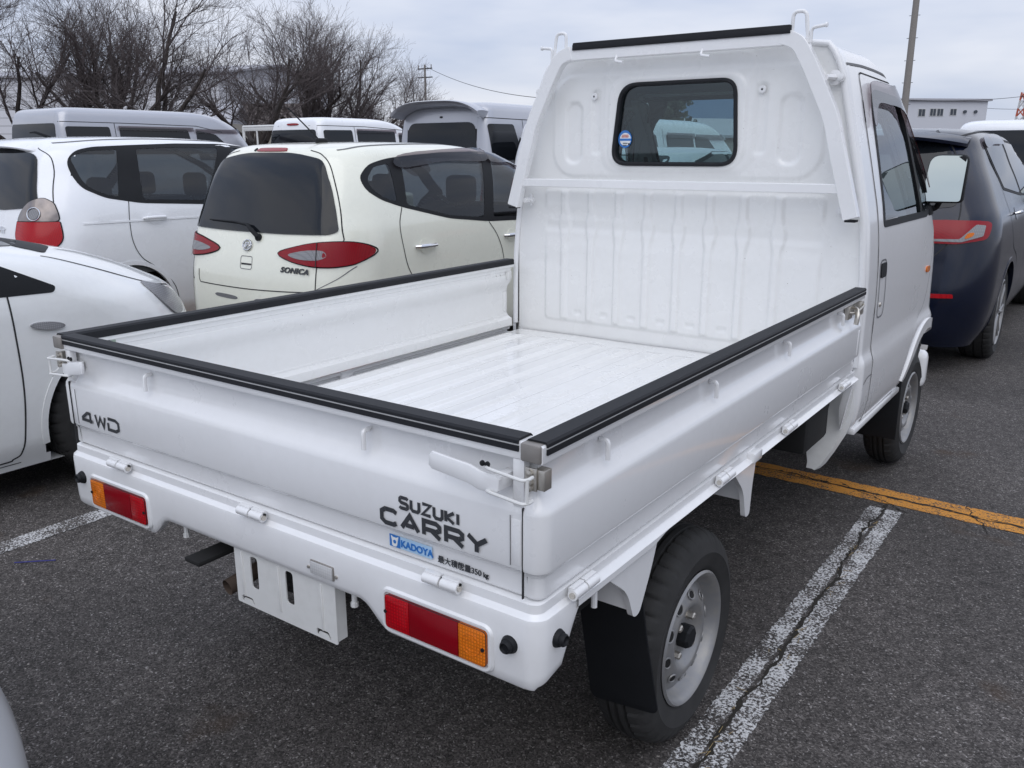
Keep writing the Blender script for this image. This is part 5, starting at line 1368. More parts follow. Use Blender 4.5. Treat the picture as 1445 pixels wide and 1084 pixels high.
P, U, n = c.on((0, .885), 'B'); V_ = n.cross(U)
bm = NB(); tube(bm, [P+n*.008+U*.037*math.cos(t)+V_*.030*math.sin(t) for t in np.linspace(0, 2*math.pi, 33)], .005, 8, False); tube(bm, [P+n*.008+U*a+V_*b for a, b in ((-.020, -.012), (-.012, .012), (.016, .012), (.024, -.004), (.006, -.016), (-.016, -.016), (.010, .010))], .0048, 8)
obj('maker_emblem', bm, M['chrome'], c.body)
bm = c.b.line(P2(rnd_poly([(-.052, .748), (.052, .748), (.052, .822), (-.052, .822)], .016, 4)), 'B', .004, .002, closed=True); hd = obj('tailgate_handle', bm, M['softseam'], c.body)
c.put('handle_slot', [(-.045, .772), (.045, .772), (.045, .782), (-.045, .782)], 'B', M['seam'], off=.002, th=.002, par=hd)
P, U, n = c.on((.30, .752), 'B'); text_mesh('SONICA', .042, M['decal'], 'model_lettering', c.body, frame_at(P+n*.004, U, n), bold=.0018, sx=1.35, shear=.25, spacing=1.08, depth=.001)
bm = NB(); pa, na = c.b.hit((.09, .935), 'B'); q = [pa+na*.012, c.b.hit((.05, .965), 'B')[0]+na*.035, c.b.hit((0, .995), 'B')[0]+na*.03]; q2 = [q[-1], c.b.hit((-.13, 1.008), 'B')[0]+na*.025, c.b.hit((-.40, 1.012), 'B')[0]+na*.018]
tube(bm, q, [.016, .012, .009], 8); tube(bm, q2, [.009, .006, .004], 8); lathe(bm, [(.022, 0), (.020, -.02), (.0001, -.022)], (pa.x, pa.y, pa.z), 'y', 16); obj('rear_wiper', bm, M['black'], c.body)
pa = c.b.hit((.13, .55), 'T')[0]; bm = NB(); box(bm, pa.x-.017, pa.x+.017, pa.y-.04, pa.y+.045, pa.z-.01, pa.z+.026, .012, 3); tube(bm, [(pa.x, pa.y-.02, pa.z+.02), (pa.x-.10, pa.y-.16, pa.z+.20)], .0045, 6); obj('roof_antenna', bm, M['black'], c.body)
mirror_wing(c, 2.32, .96, M['cream'])

# ---- white hatchback further left
HQ = P2(rnd_poly([(.455, 1.385), (.56, 1.425), (.80, 1.438), (.700, 1.112), (.61, 1.130), (.485, 1.195)], [.03, .04, .02, .02, .06, .06], 4))
HR = P2(rnd_poly([(.945, 1.440), (1.29, 1.455), (1.66, 1.455), (1.55, 1.275), (1.39, 1.062), (.88, 1.088)], .03, 4))
HF = P2(rnd_poly([(1.79, 1.452), (2.04, 1.430), (2.35, 1.300), (2.70, 1.115), (2.62, 1.02), (1.52, 1.058)], .03, 4))
HD = P2(rnd_poly([(.425, 1.36), (.50, 1.430), (.62, 1.455), (.90, 1.468), (1.29, 1.482), (1.70, 1.482), (2.05, 1.455), (2.40, 1.315), (2.86, 1.06), (2.75, 1.0), (1.40, 1.030), (.86, 1.062), (.60, 1.108), (.46, 1.178), (.43, 1.26)], .05, 4))
HG = P2(rnd_poly([(-.50, 1.40), (-.2, 1.44), (.2, 1.44), (.50, 1.40), (.60, 1.16), (.655, 1.06), (.30, 1.035), (-.30, 1.035), (-.655, 1.06), (-.60, 1.16)], .06, 4))
HW = P2(rnd_poly([(-.70, 1.05), (.70, 1.05), (.56, 1.43), (-.56, 1.43)], .08, 5))
c = Car('hatch', 'parked_car', 'white five-door hatchback with grey-and-red tail lamps, left of the cream hatchback', 'car', M['carwhite'], 'parked cars around the truck', (.70, 3.10), .30, through=True, wins=[(a, w_, .03) for a in 'RL' for w_ in (HQ, HR, HF)]+[('F', HW, .04)], cuts=[('R', HD), ('L', HD), ('B', HG)], detail=.022)
for ax in 'RL':
    f_ = c.put('window_frame', HD, ax, M['black'], off=.0025, th=.006, h=.03, hole=[HQ, HR, HF])
    for w_ in (HQ, HR, HF): c.put('side_glass', inset(w_, -.004), ax, M['dglass'], off=.0008, th=.001, h=.06, par=f_)
    c.seam('door_gap', [(.765, 1.09), (.735, .95), (.735, .80), (.79, .68), (.90, .595), (1.03, .46), (1.08, .30)], ax); c.seam('door_gap', [(1.45, 1.03), (1.62, .85), (1.68, .6), (1.66, .3)], ax)
    c.seam('roof_gap', [(.42, 1.48), (.75, 1.505), (1.2, 1.515), (1.8, 1.50)], ax, .006, m=M['softseam'])
    c.seam('bumper_gap', [(.20, .80), (.34, .745), (.52, .675)], ax, .005)
    c.put('waist_crease', [(.40, .938), (2.9, .925), (2.9, .938), (.40, .950)], ax, M['carwhite'], off=.004, th=.004, h=.05)
for x_ in (.93, 1.80): c.handle(x_, .955, M['carwhite'])
c.put('windscreen', HW, 'F', M['dglass'], off=.001, th=.002, h=.06)
c.put('rear_glass', HG, 'B', M['opaqueglass'], off=.008, th=.006, h=.018)
for s_ in (1, -1):
    f2 = (lambda p: p) if s_ > 0 else mir
    up_ = catmull([(.492, .955), (.512, 1.024), (.593, 1.096), (.655, 1.116), (.712, 1.078), (.742, 1.01), (.756, .950)], 4); up_ = [p for p in up_ if p[1] > .948]
    lo_ = [(.496, .962), (.754, .962), (.772, .90), (.782, .85), (.772, .80), (.728, .769), (.64, .800), (.535, .825), (.502, .87)]
    l_ = c.put('tail_lamp', f2(P2(rnd_poly(lo_, [.006, .006, .03, .03, .03, .03, .03, .03, .03], 4))), 'B', M['redbright'], off=.008, th=.014, h=.025, dome=.006)
    upl = f2(P2(rnd_poly([(.497, .966), (.512, 1.024), (.585, 1.094), (.650, 1.120), (.704, 1.085), (.738, 1.015), (.752, .966)], .022, 4)))
    c.put("lamp_housing", upl, 'B', M['housing'], off=.008, th=.014, h=.02, dome=.008, par=l_); c.lamp_edge(upl, 'B', l_); c.lamp_edge(f2(P2(rnd_poly(lo_, [.006, .006, .03, .03, .03, .03, .03, .03, .03], 4))), 'B', l_)
    for (ux, uz, ur) in ((.640, 1.012, .044),):
        P, n = c.b.hit((s_*ux, uz), 'B'); U_ = Vector((1, 0, 0)); U_ = (U_-n*U_.dot(n)).normalized(); V_ = n.cross(U_)
        bm = NB(); tube(bm, [P+n*.018+U_*ur*math.cos(t)+V_*ur*math.sin(t) for t in np.linspace(0, 2*math.pi, 25)], .004, 6, False); obj('bulb_ring', bm, M['chrome'], l_)
        bm = NB(); cc = P+n*.014; f__ = bm.faces.new([bm.verts.new(cc+U_*ur*.8*math.cos(t)+V_*ur*.8*math.sin(t)+n*.004) for t in np.linspace(0, 2*math.pi, 20, endpoint=False)]); f__.normal_update(); obj('bulb_lens', bm, M['clear'], l_)
    c.seam('tailgate_gap', f2([(.45, 1.45), (.575, 1.38), (.655, 1.20), (.70, 1.09)]), 'B', .004)
# roof spoiler over the rear glass
bm = NB(); rows = []
for x in np.linspace(-.55, .55, 23):
    k = 1-(abs(x)/.55)**3*.6; y0_ = c.b.hit((x, 1.475), 'B')[0].y
    rows.append([bm.verts.new(v) for v in ((x, y0_+.14, 1.513-.03*(abs(x)/.55)**3), (x, y0_-.04*k, 1.492-.045*(abs(x)/.55)**3), (x, y0_-.09*k, 1.462-.055*(abs(x)/.55)**2.5), (x, y0_-.085*k, 1.452-.055*(abs(x)/.55)**2.5), (x, y0_+.03, 1.455-.03*(abs(x)/.55)**2))])
for a, b in zip(rows, rows[1:]):
    for k in range(5): bm.faces.new((a[k], a[(k+1) % 5], b[(k+1) % 5], b[k]))
bm.faces.new(rows[0]); bm.faces.new(rows[-1][::-1]); bmesh.ops.recalc_face_normals(bm, faces=bm.faces[:]); obj('roof_spoiler', bm, M['carwhite'], c.body, 50)
P, U, n = c.on((.29, .885), 'B'); text_mesh('Fit', .060, M['chrome'], 'model_lettering', c.body, frame_at(P+n*.004, U, n), bold=.002, shear=.2, depth=.001, sx=1.2)
pa = c.b.hit((0, .62), 'T')[0]; bm = NB(); tube(bm, [pa+Vector((0, .05, 0)), pa+Vector((0, -.06, .035)), pa+Vector((0, -.10, .03))], [.012, .010, .004], 8); obj('roof_antenna', bm, M['black'], c.body)
mirror_wing(c, 2.55, 1.03, M['carwhite'])

# ---- pearl liftback, front wing beside the tailgate
def liftback(key, label, pm, full=True):
    c = Car(key, 'parked_car', label, 'car', pm, 'parked cars around the truck', (.72, 3.57), .305, ww=.18, detail=.024)
    DL = P2(rnd_poly([(.75, 1.20), (.95, 1.33), (1.5, 1.42), (2.0, 1.42), (2.6, 1.27), (3.12, 1.00), (3.345, .885), (3.33, .862), (3.10, .868), (2.2, .905), (1.1, .965)], .03, 4))
    for ax in 'RL':
        f_ = c.put('window_frame', DL, ax, M['black'], off=.002, th=.006, h=.04)
        c.put('side_glass', P2(rnd_poly([(.85, 1.19), (1.0, 1.30), (1.5, 1.39), (1.74, 1.395), (1.66, .96), (1.12, .99)], .03, 3)), ax, M['opaqueglass'], off=.0032, th=.001, h=.05, par=f_)
        c.put('side_glass', P2(rnd_poly([(1.82, 1.395), (2.0, 1.39), (2.58, 1.25), (3.04, 1.01), (3.06, .895), (2.2, .93), (1.74, .955)], .03, 3)), ax, M['opaqueglass'], off=.0032, th=.001, h=.05, par=f_)
        c.seam('door_gap', [(3.146, .875), (3.150, .72), (3.152, .52), (3.140, .343), (3.125, .24), (3.09, .205), (2.95, .195), (1.9, .198)], ax, .007); c.seam('door_gap', [(1.78, .94), (1.80, .7), (1.79, .4), (1.75, .2)], ax, .006)
        c.seam('sill_gap', [(2.0, .185), (3.12, .180)], ax, .004)
        c.put('side_repeater', [(3.280+.068*math.cos(q_), .734+.0165*math.sin(q_)-.03*math.cos(q_)*.3) for q_ in np.linspace(0, 2*math.pi, 28, endpoint=False)], ax, M['clear'], off=.010, th=.012, h=.012, dome=.006)
        c.put('headlamp', catmull([(3.80, .835), (3.92, .80), (4.02, .755), (4.06, .70), (4.02, .665), (3.94, .675), (3.86, .745)], 4), ax, M['clear'], off=.006, th=.012, h=.03, dome=.006)
    for ax in 'RL':
        sd_ = 1 if ax == 'R' else -1
        c.seam('bonnet_gap', [(sd_*.70, 3.36), (sd_*.705, 3.5), (sd_*.69, 3.7), (sd_*.64, 3.9), (sd_*.55, 4.02)], 'T', .006)
    c.put('cowl', P2(rnd_poly([(-.60, 3.30), (.60, 3.30), (.66, 3.40), (.50, 3.50), (-.50, 3.50), (-.66, 3.40)], .03, 3)), 'T', M['black'], off=.003, th=.004, h=.05)
    c.put('windscreen', P2(rnd_poly([(-.66, 1.04), (.66, 1.04), (.50, 1.42), (-.50, 1.42)], .06, 4)), 'F', M['opaqueglass'], off=.003, th=.004, h=.05)
    c.put('rear_glass', P2(rnd_poly([(-.60, 1.0), (.60, 1.0), (.48, 1.38), (-.48, 1.38)], .06, 4)), 'B', M['opaqueglass'], off=.003, th=.004, h=.05)
    for s_ in (1, -1): c.put('tail_lamp', [(s_*a, b) for a, b in P2(rnd_poly([(.50, .78), (.76, .78), (.74, .95), (.56, .92)], .03, 3))], 'B', M['red'], off=.006, th=.01, h=.03)
    for x_ in (1.70, 2.60): c.handle(x_, .80, pm)
    return c
c = liftback('liftback', 'white car with an oval side repeater, its front wing left of the tailgate', M['pearl'])
P, n = c.b.hit((3.12, .93), 'R')
# corner of a white car at the lower left of the frame
# ---- navy wagon ahead of the truck
c = Car('wagon', 'parked_car', 'dark navy blue wagon with red wrap-round tail lamps, parked ahead of the truck', 'car', M['navy'], 'parked cars around the truck', (.97, 3.72), .325, ww=.2, rimk='alloy', detail=.03)
for ax in 'RL':
    DL = P2(rnd_poly([(.86, 1.165), (.80, 1.335), (.98, 1.43), (1.55, 1.49), (2.4, 1.475), (3.0, 1.33), (3.6, 1.09), (3.4, 1.03), (1.6, 1.105)], .04, 4))
    f_ = c.put('window_frame', P2(rnd_poly([(.905, 1.16), (.80, 1.47), (1.15, 1.50), (1.55, 1.505), (2.4, 1.485), (3.0, 1.34), (3.6, 1.09), (3.4, 1.03), (1.6, 1.10)], .03, 4)), ax, M['black'], off=.002, th=.006, h=.04)
    c.put('side_glass', P2(rnd_poly([(.95, 1.175), (.86, 1.44), (1.15, 1.475), (1.60, 1.48), (1.62, 1.115)], .025, 4)), ax, M['opaqueglass'], off=.004, th=.002, h=.05, par=f_)
    c.put('side_glass', P2(rnd_poly([(1.70, 1.11), (1.70, 1.48), (2.4, 1.46), (2.98, 1.31), (3.5, 1.09), (3.3, 1.05)], .03, 4)), ax, M['opaqueglass'], off=.004, th=.002, h=.05, par=f_)
    c.put('rain_visor', catmull([(.84, 1.43), (.83, 1.49), (1.15, 1.515), (1.62, 1.515), (1.62, 1.46), (1.15, 1.455)], 4), ax, M['visor'], off=.018, th=.003, par=f_)
    c.seam('door_gap', [(.80, 1.47), (.88, 1.16), (.86, 1.0), (.98, .80), (1.30, .66), (1.36, .4), (1.36, .25)], ax, .007); c.seam('door_gap', [(1.66, 1.10), (1.75, .8), (1.78, .5), (1.76, .28)], ax, .006)
    c.seam('roof_gap', [(.52, 1.50), (.8, 1.53), (1.5, 1.545), (2.3, 1.52)], ax, .008)
    c.seam('sill_trim', [(1.35, .27), (3.2, .27)], ax, .018, m=M['chrome'])
    for fy in (.97, 3.72):
        pass
for y_ in (1.12, 2.1): c.handle(y_, 1.00, M['chrome'])
c.put('rear_glass', P2(rnd_poly([(-.50, 1.46), (.50, 1.46), (.62, 1.20), (.64, 1.08), (.4, 1.055), (-.4, 1.055), (-.64, 1.08), (-.62, 1.20)], .05, 4)), 'B', M['opaqueglass'], off=.003, th=.005)
for s_ in (1, -1):
    f2 = (lambda p: p) if s_ > 0 else mir
    l_ = c.put('tail_lamp', f2(P2(rnd_poly([(.30, .860), (.30, .985), (.60, .998), (.76, .996), (.822, .988), (.826, .94), (.818, .885), (.67, .858)], [.02, .02, .02, .02, .04, .04, .04, .02], 4))), 'B', M['red'], off=.008, th=.014, h=.025, dome=.004)
    c.put('clear_lens', f2(P2(rnd_poly([(.40, .872), (.42, .882), (.68, .888), (.750, .972), (.796, .966), (.792, .905), (.69, .870)], .008, 3))), 'B', M['clear'], off=.014, th=.006, h=.02, par=l_)
    c.put('amber_lens', f2(catmull([(.705, .89), (.74, .905), (.745, .925), (.715, .92)], 3)), 'B', M['amber'], off=.0165, th=.003, h=.02, par=l_)
    c.put('reflector', f2(P2(rnd_poly([(.42, .520), (.42, .548), (.69, .555), (.695, .530)], .008, 3))), 'B', M['redbright'], off=.006, th=.01, h=.03)
    c.seam('tailgate_gap', f2([(.40, 1.545), (.50, 1.47), (.60, 1.30), (.655, 1.08), (.650, .95), (.60, .83), (.45, .74), (0, .73)]), 'B', .008)
bm = NB(); rows = []
for x in np.linspace(-.60, .60, 25):
    u = abs(x)/.60; y0_ = c.b.hit((x*.93, 1.50), 'B')[0].y; k = 1-u**3*.5
    rows.append([bm.verts.new(v) for v in ((x, y0_+.25, 1.556-.05*u**3), (x, y0_, 1.545-.05*u**3), (x, y0_-.14*k, 1.515-.055*u**2.5), (x, y0_-.13*k, 1.495-.055*u**2.5), (x, y0_-.0, 1.49-.05*u**2), (x, y0_+.1, 1.49-.04*u**2))])
for a, b in zip(rows, rows[1:]):
    for k in range(6): bm.faces.new((a[k], a[(k+1) % 6], b[(k+1) % 6], b[k]))
bm.faces.new(rows[0]); bm.faces.new(rows[-1][::-1]); bmesh.ops.recalc_face_normals(bm, faces=bm.faces[:]); obj('roof_spoiler', bm, M['navy'], c.body, 50)
mirror_wing(c, 3.25, 1.08, M['navy'])

# ---- vans behind
def van(key, label, pm, H, glz, sidewins, seams=(), third=None, spoiler=False, visor=False, wheels=(.75, 3.0), r=.30, rg=None, group='vans parked in the rows behind', name='parked_van'):
    c = Car(key, name, label, 'van', pm, group, wheels, r, detail=.04, rimk='cover')
    c.put('rear_glass', rg, 'B', M['opaqueglass'], off=.008, th=.006, h=.05)
    for ax in 'RL':
        for k, w_ in enumerate(sidewins):
            g_ = c.put('side_glass', P2(rnd_poly(w_, .04, 4)), ax, M['opaqueglass'], off=.008, th=.012, h=.05)
            if visor and k > 0:
                zt = max(p[1] for p in w_); ya, yb = min(p[0] for p in w_), max(p[0] for p in w_)
                c.put('rain_visor', [(ya-.02, zt-.045), (yb+.02, zt-.045), (yb+.02, zt+.02), (ya-.02, zt+.02)], ax, M['visor'], off=.03, th=.004, h=.05, par=g_)
        for s_ in seams: c.seam('panel_gap', s_, ax, .010, off=.002, smooth=False)
    for s_ in (1, -1): c.put('tail_lamp', [(s_*a, b) for a, b in P2(rnd_poly([(c.wm-.16, .80), (c.wm-.04, .80), (c.wm-.05, 1.10), (c.wm-.13, 1.10)], .02, 3))], 'B', M['red'], off=.006, th=.01, h=.03)
    c.put('windscreen', P2(rnd_poly([(-c.wm+.10, 1.14), (c.wm-.10, 1.14), (c.wm-.20, H-.22), (-c.wm+.20, H-.22)], .06, 4)), 'F', M['opaqueglass'], off=.003, th=.005, h=.08)
    if third: c.put('brake_light', catmull(third, 3), 'B', M['red'], off=.012, th=.018, h=.03)
    return c
c = van('silver_van', 'tall silver van with a roof spoiler over its rear window, behind the cream hatchback', M['silver'], 2.06, 0,
    [[(.16, 1.32), (.14, 1.77), (.66, 1.775), (.80, 1.40), (.80, 1.32)], [(.98, 1.32), (.98, 1.77), (2.1, 1.76), (2.1, 1.32)], [(2.2, 1.32), (2.2, 1.76), (2.75, 1.74), (3.2, 1.32)]],
    [[(.115, 1.845), (1.2, 1.838), (2.6, 1.80)], [(.88, 1.835), (.90, 1.3), (.90, .4)], [(.075, 1.84), (.065, 1.3)]], rg=P2(rnd_poly([(-.61, 1.38), (.61, 1.38), (.57, 1.795), (-.57, 1.795)], [.05, .05, .13, .13], 6)), spoiler=True)
bm = NB(); rows = []
for x in np.linspace(-.74, .74, 33):
    u = abs(x)/.74; drop = .115*u**4+.015*u*u; k = 1-.25*u**4
    rows.append([bm.verts.new(v) for v in ((x*.93, .30, 2.045-drop), (x, .04, 2.065-drop), (x, -.09*k, 2.07-drop*1.1), (x, -.115*k, 2.060-drop*1.12), (x, -.10*k, 2.045-drop*1.2-.02*u**3), (x*.95, .10, 1.985-drop*1.1))])
for a, b in zip(rows, rows[1:]):
    for k in range(6): bm.faces.new((a[k], a[(k+1) % 6], b[(k+1) % 6], b[k]))
bm.faces.new(rows[0]); bm.faces.new(rows[-1][::-1]); bmesh.ops.recalc_face_normals(bm, faces=bm.faces[:]); obj('roof_spoiler', bm, M['silver'], c.body, 50)
c.put('washer_nozzle', catmull([(-.02, 1.855), (.02, 1.855), (.02, 1.875), (-.02, 1.875)], 3), 'B', M['black'], off=.006, h=.02)
c = van('white_van', 'white van with a small red brake light, seen over the cream car roof', M['carwhite'], 2.02, 0,
    [[(.20, 1.42), (.20, 1.79), (.86, 1.80), (.88, 1.42)], [(.98, 1.42), (.98, 1.80), (1.95, 1.79), (1.95, 1.42)], [(2.05, 1.3), (2.05, 1.75), (2.3, 1.74), (2.6, 1.3)]],
    [[(.12, 1.865), (1.2, 1.865), (2.3, 1.82)], [(.93, 1.86), (.93, .5)], [(.08, 1.87), (.06, 1.3)]], third=[(-.13, 1.875), (.11, 1.875), (.11, 1.905), (-.13, 1.905)], visor=True, rg=P2(rnd_poly([(-.60, 1.45), (.60, 1.45), (.56, 1.80), (-.56, 1.80)], .06, 4)), wheels=(.55, 2.7), r=.27)
c = van('grey_van', 'pale grey van with narrow side windows, behind the white hatchback', M['silver'], 2.09, 0,
    [[(.18, 1.40), (.18, 1.80), (.86, 1.805), (.88, 1.40)], [(1.02, 1.40), (1.02, 1.80), (2.22, 1.79), (2.30, 1.40)], [(2.38, 1.3), (2.38, 1.78), (2.75, 1.72), (3.25, 1.3)]],
    [[(.125, 1.868), (1.2, 1.865), (2.4, 1.85), (2.9, 1.76)], [(.95, 1.865), (.95, .5)], [(.10, 1.99), (.08, 1.868), (.06, 1.3)]], visor=True, rg=P2(rnd_poly([(-.70, 1.42), (.66, 1.42), (.62, 1.845), (-.64, 1.845)], .05, 4)), wheels=(.75, 3.0))
c = van('tall_van', 'pale minivan with dark windows seen through the cab rear window', M['carwhite'], 1.84, 0,
    [[(.12, 1.12), (.12, 1.60), (1.0, 1.625), (1.05, 1.10)], [(1.30, 1.10), (1.30, 1.63), (2.1, 1.63), (2.1, 1.10)], [(2.18, 1.10), (2.18, 1.62), (2.6, 1.60), (3.3, 1.12)]],
    [[(1.2, 1.70), (1.2, .4)]], visor=True, rg=P2(rnd_poly([(-.68, 1.10), (.68, 1.10), (.60, 1.62), (-.60, 1.62)], .06, 4)), wheels=(.85, 3.6))
c = van('far_van', 'white minivan with a dark rear window, partly hidden behind the navy wagon', M['carwhite'], 1.84, 0,
    [[(.12, 1.12), (.12, 1.60), (1.0, 1.625), (1.05, 1.10)], [(1.15, 1.10), (1.15, 1.63), (2.1, 1.63), (2.1, 1.10)], [(2.18, 1.10), (2.18, 1.62), (2.6, 1.60), (3.3, 1.12)]],
    [], rg=P2(rnd_poly([(-.72, 1.10), (.72, 1.10), (.66, 1.69), (-.66, 1.69)], .08, 4)), wheels=(.85, 3.6))
c = liftback('sedan', 'low silver hatchback parked ahead of the cream one, its roof seen through the cab', M['paleg'])

# small white truck far left behind the vans: cab back and guard frame only stand above the cars
t = thing('pickup_truck', 'small white truck with a headboard frame, far behind between two vans', 'pickup truck', (-16.2, 12.6, 0))
bm = NB(); box(bm, -.73, .73, 0, 2.0, .55, .95, .02); bd = obj('cargo_bed', bm, M['frame'], t)
bm = NB(); box(bm, -.70, .70, 2.02, 3.3, .45, 1.82, .10, 3); cb_ = obj('cab', bm, M['frame'], t)
bm = NB(); box(bm, -.45, .45, 2.00, 2.025, 1.40, 1.72, .06 if False else .01); obj('rear_window', bm, M['opaqueglass'], cb_)
bm = NB()
for x in (-.74, .74): tube(bm, [(x, .05, .95), (x, .05, 2.02)], .03, 8)
tube(bm, [(-.74, .05, 2.02), (.74, .05, 2.02)], .03, 8); tube(bm, [(-.74, .05, 2.02), (-.74, 2.0, 2.02)], .03, 8); tube(bm, [(.74, .05, 2.02), (.74, 2.0, 2.02)], .03, 8); tube(bm, [(-.25, .05, .95), (-.25, .05, 2.02)], .02, 8)
box(bm, -.74, .74, .03, .06, 1.92, 2.05, .01)
obj('guard_frame', bm, M['frame'], t)
for y_ in (.7, 2.9):
    for s_ in (1, -1): make_wheel(t, (s_*.64, y_, .27), s_, .27, .15, .165, 'cover')
SP['corner']['loc'] = (-1.07, -.495-4.25)
c = liftback('corner', 'white car whose rounded nose just shows at the bottom left corner', M['carwhite'])

# ------------------------------------------------------------------ trees, buildings and the far surroundings
def at(px, py, t):
    """a point t metres ahead of the camera position along the view through the photo's pixel (used to lay out far things)"""
    d = fw+rt2*((px-722.5)/FPX)-up2*((py-542)/FPX); return CAM+d*t
def bark(name, c, c2):
    m, n, l, b = mat(name); a = nnoise(n, l, 9, 6, .7, sc3=(1, 1, .3)); r = ramp(n, l, a.outputs['Fac'], [(.3, c), (.7, c2)]); l.new(r.outputs[0], b.inputs['Base Color']); b.inputs['Roughness'].default_value = .9
    return m
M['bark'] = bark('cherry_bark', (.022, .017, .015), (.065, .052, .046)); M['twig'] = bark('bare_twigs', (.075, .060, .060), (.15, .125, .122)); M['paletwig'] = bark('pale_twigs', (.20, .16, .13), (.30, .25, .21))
def grow(seed, H=7.5, spread=1.0, levels=5, limbs=5):
    rnd = random.Random(seed); segs = []
    def br(p, d, L_, r, lv):
        n = max(2, int(L_/(.45 if lv < 3 else .28))); q = p; nodes = [(p, d, r)]
        for i in range(n):
            bend = .16 if lv < 3 else .22
            d = (d+Vector((rnd.gauss(0, bend), rnd.gauss(0, bend), rnd.gauss(0, bend*.7)+(.085 if lv > 0 else .0)))).normalized()
            r2 = r*(1-.62*(i+1)/n) if lv > 0 else r*(1-.25*(i+1)/n); q2 = q+d*L_/n
            segs.append((q, q2, nodes[-1][2], max(r2, .0035), lv)); q = q2; nodes.append((q, d, max(r2, .0035)))
        if lv >= levels: return
        cnt = {0: limbs, 1: 5, 2: 6, 3: 6, 4: 3}[lv]
        for k in range(cnt):
            f = (.72+.28*rnd.random()) if lv == 0 else ((.34 if lv == 1 else .22)+.72*(k+rnd.random()*.8)/cnt)
            i = min(len(nodes)-1, int(f*n)); q, dd, rr = nodes[i]
            az = 2*math.pi*(k+rnd.random()*.7)/cnt*(1 if lv == 0 else 2.4)
            a = dd.orthogonal().normalized(); b = dd.cross(a); ang = R(rnd.uniform(34, 60)*spread) if lv == 0 else R(rnd.uniform(22, 50))
            nd = (dd*math.cos(ang)+(a*math.cos(az)+b*math.sin(az))*math.sin(ang)).normalized()
            if lv >= 1 and nd.z < .05: nd.z = abs(nd.z)*.5+.1; nd.normalize()
            LL = {0: H*.44, 1: H*.30, 2: H*.19, 3: H*.105, 4: H*.055}[lv]*rnd.uniform(.7, 1.2)*(1.15-.4*f if lv > 0 else 1)
            br(q, nd, LL, rr*(.62 if lv == 0 else .55), lv+1)
    br(Vector((0, 0, -.1)), Vector((rnd.gauss(0, .1), rnd.gauss(0, .1), 1)).normalized(), H*.25, H*.024, 0)
    return segs
def seg_mesh(segs, sides):
    V = []; F = []
    for (a, b, r0, r1, lv) in segs:
        d = (b-a).normalized(); u = d.orthogonal().normalized(); w = d.cross(u); k = sides if lv > 1 else max(sides, 7); s = len(V)
        for p, r in ((a, r0), (b, r1)):
            for j in range(k): t = 2*math.pi*j/k; V.append(tuple(p+(u*math.cos(t)+w*math.sin(t))*r))
        for j in range(k): F.append((s+j, s+(j+1) % k, s+k+(j+1) % k, s+k+j))
    return V, F
def bare_tree(seed, label, mt=None, **kw):
    segs = grow(seed, **kw); t = thing('bare_tree', label, 'tree', (0, 0, 0), 0, 'bare trees along the far edge of the car park')
    tr = obj('trunk', seg_mesh([s for s in segs if s[4] <= 1], 7), mt or M['bark'], t, 0); obj('crown', seg_mesh([s for s in segs if s[4] > 1], 3), mt or M['twig'], t, 0)
    return t
def copy_tree(o, loc, rz, sc, label):
    r = o.copy(); COL.objects.link(r); r.location = loc; r.rotation_euler = (0, 0, rz); r.scale = (sc, sc, sc); r['label'] = label
    for ch in list(o.children): c_ = ch.copy(); COL.objects.link(c_); c_.parent = r
    return r
protos = [bare_tree(s, 'x', H=9.6, spread=sp, limbs=5) for s, sp in ((11, 1.0), (23, 1.15), (37, .95), (53, 1.1))]
spots = [(-75, 33, 1.05, 'leftmost tall bare tree, behind the pale grey van'), (15, 34, 1.00, 'bare tree above the rear end of the pale grey van'), (92, 33, 1.04, 'bare tree above the first side window of the pale grey van'), (158, 37, 1.08, 'bare tree above the middle of the pale grey van roof'),
 (228, 33, 1.08, 'large dark-limbed bare tree above the front of the pale grey van'), (352, 37, 1.06, 'bare tree right above the small white truck'), (408, 40, 1.05, 'bare tree above the brake light of the white van'), (455, 42, 1.04, 'bare tree above the roof middle of the white van'), (505, 44, .98, 'wide bare tree between the white van and the silver van'),
 (548, 49, .86, 'lower bare tree behind the spoiler of the silver van'), (585, 54, .66, 'small bare tree at the right end of the tree row')]
for i, (px, t_, sc, lab) in enumerate(spots):
    g_ = at(px, 228, t_); o = protos[i % 4]; loc = (g_.x, g_.y, 0); rz = i*1.7
    if i < 4: o.location = loc; o.rotation_euler = (0, 0, rz); o.scale = (sc, sc, sc); o['label'] = lab
    else: copy_tree(o, loc, rz, sc, lab)
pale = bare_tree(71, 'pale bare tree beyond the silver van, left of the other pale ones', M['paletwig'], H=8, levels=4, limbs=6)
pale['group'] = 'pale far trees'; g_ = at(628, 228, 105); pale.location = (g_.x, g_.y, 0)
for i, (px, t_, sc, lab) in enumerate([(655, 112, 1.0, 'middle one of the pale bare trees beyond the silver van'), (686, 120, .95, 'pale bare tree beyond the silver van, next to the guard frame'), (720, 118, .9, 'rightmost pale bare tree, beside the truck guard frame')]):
    g_ = at(px, 228, t_); copy_tree(pale, (g_.x, g_.y, 0), i*2.1+1, sc, lab)
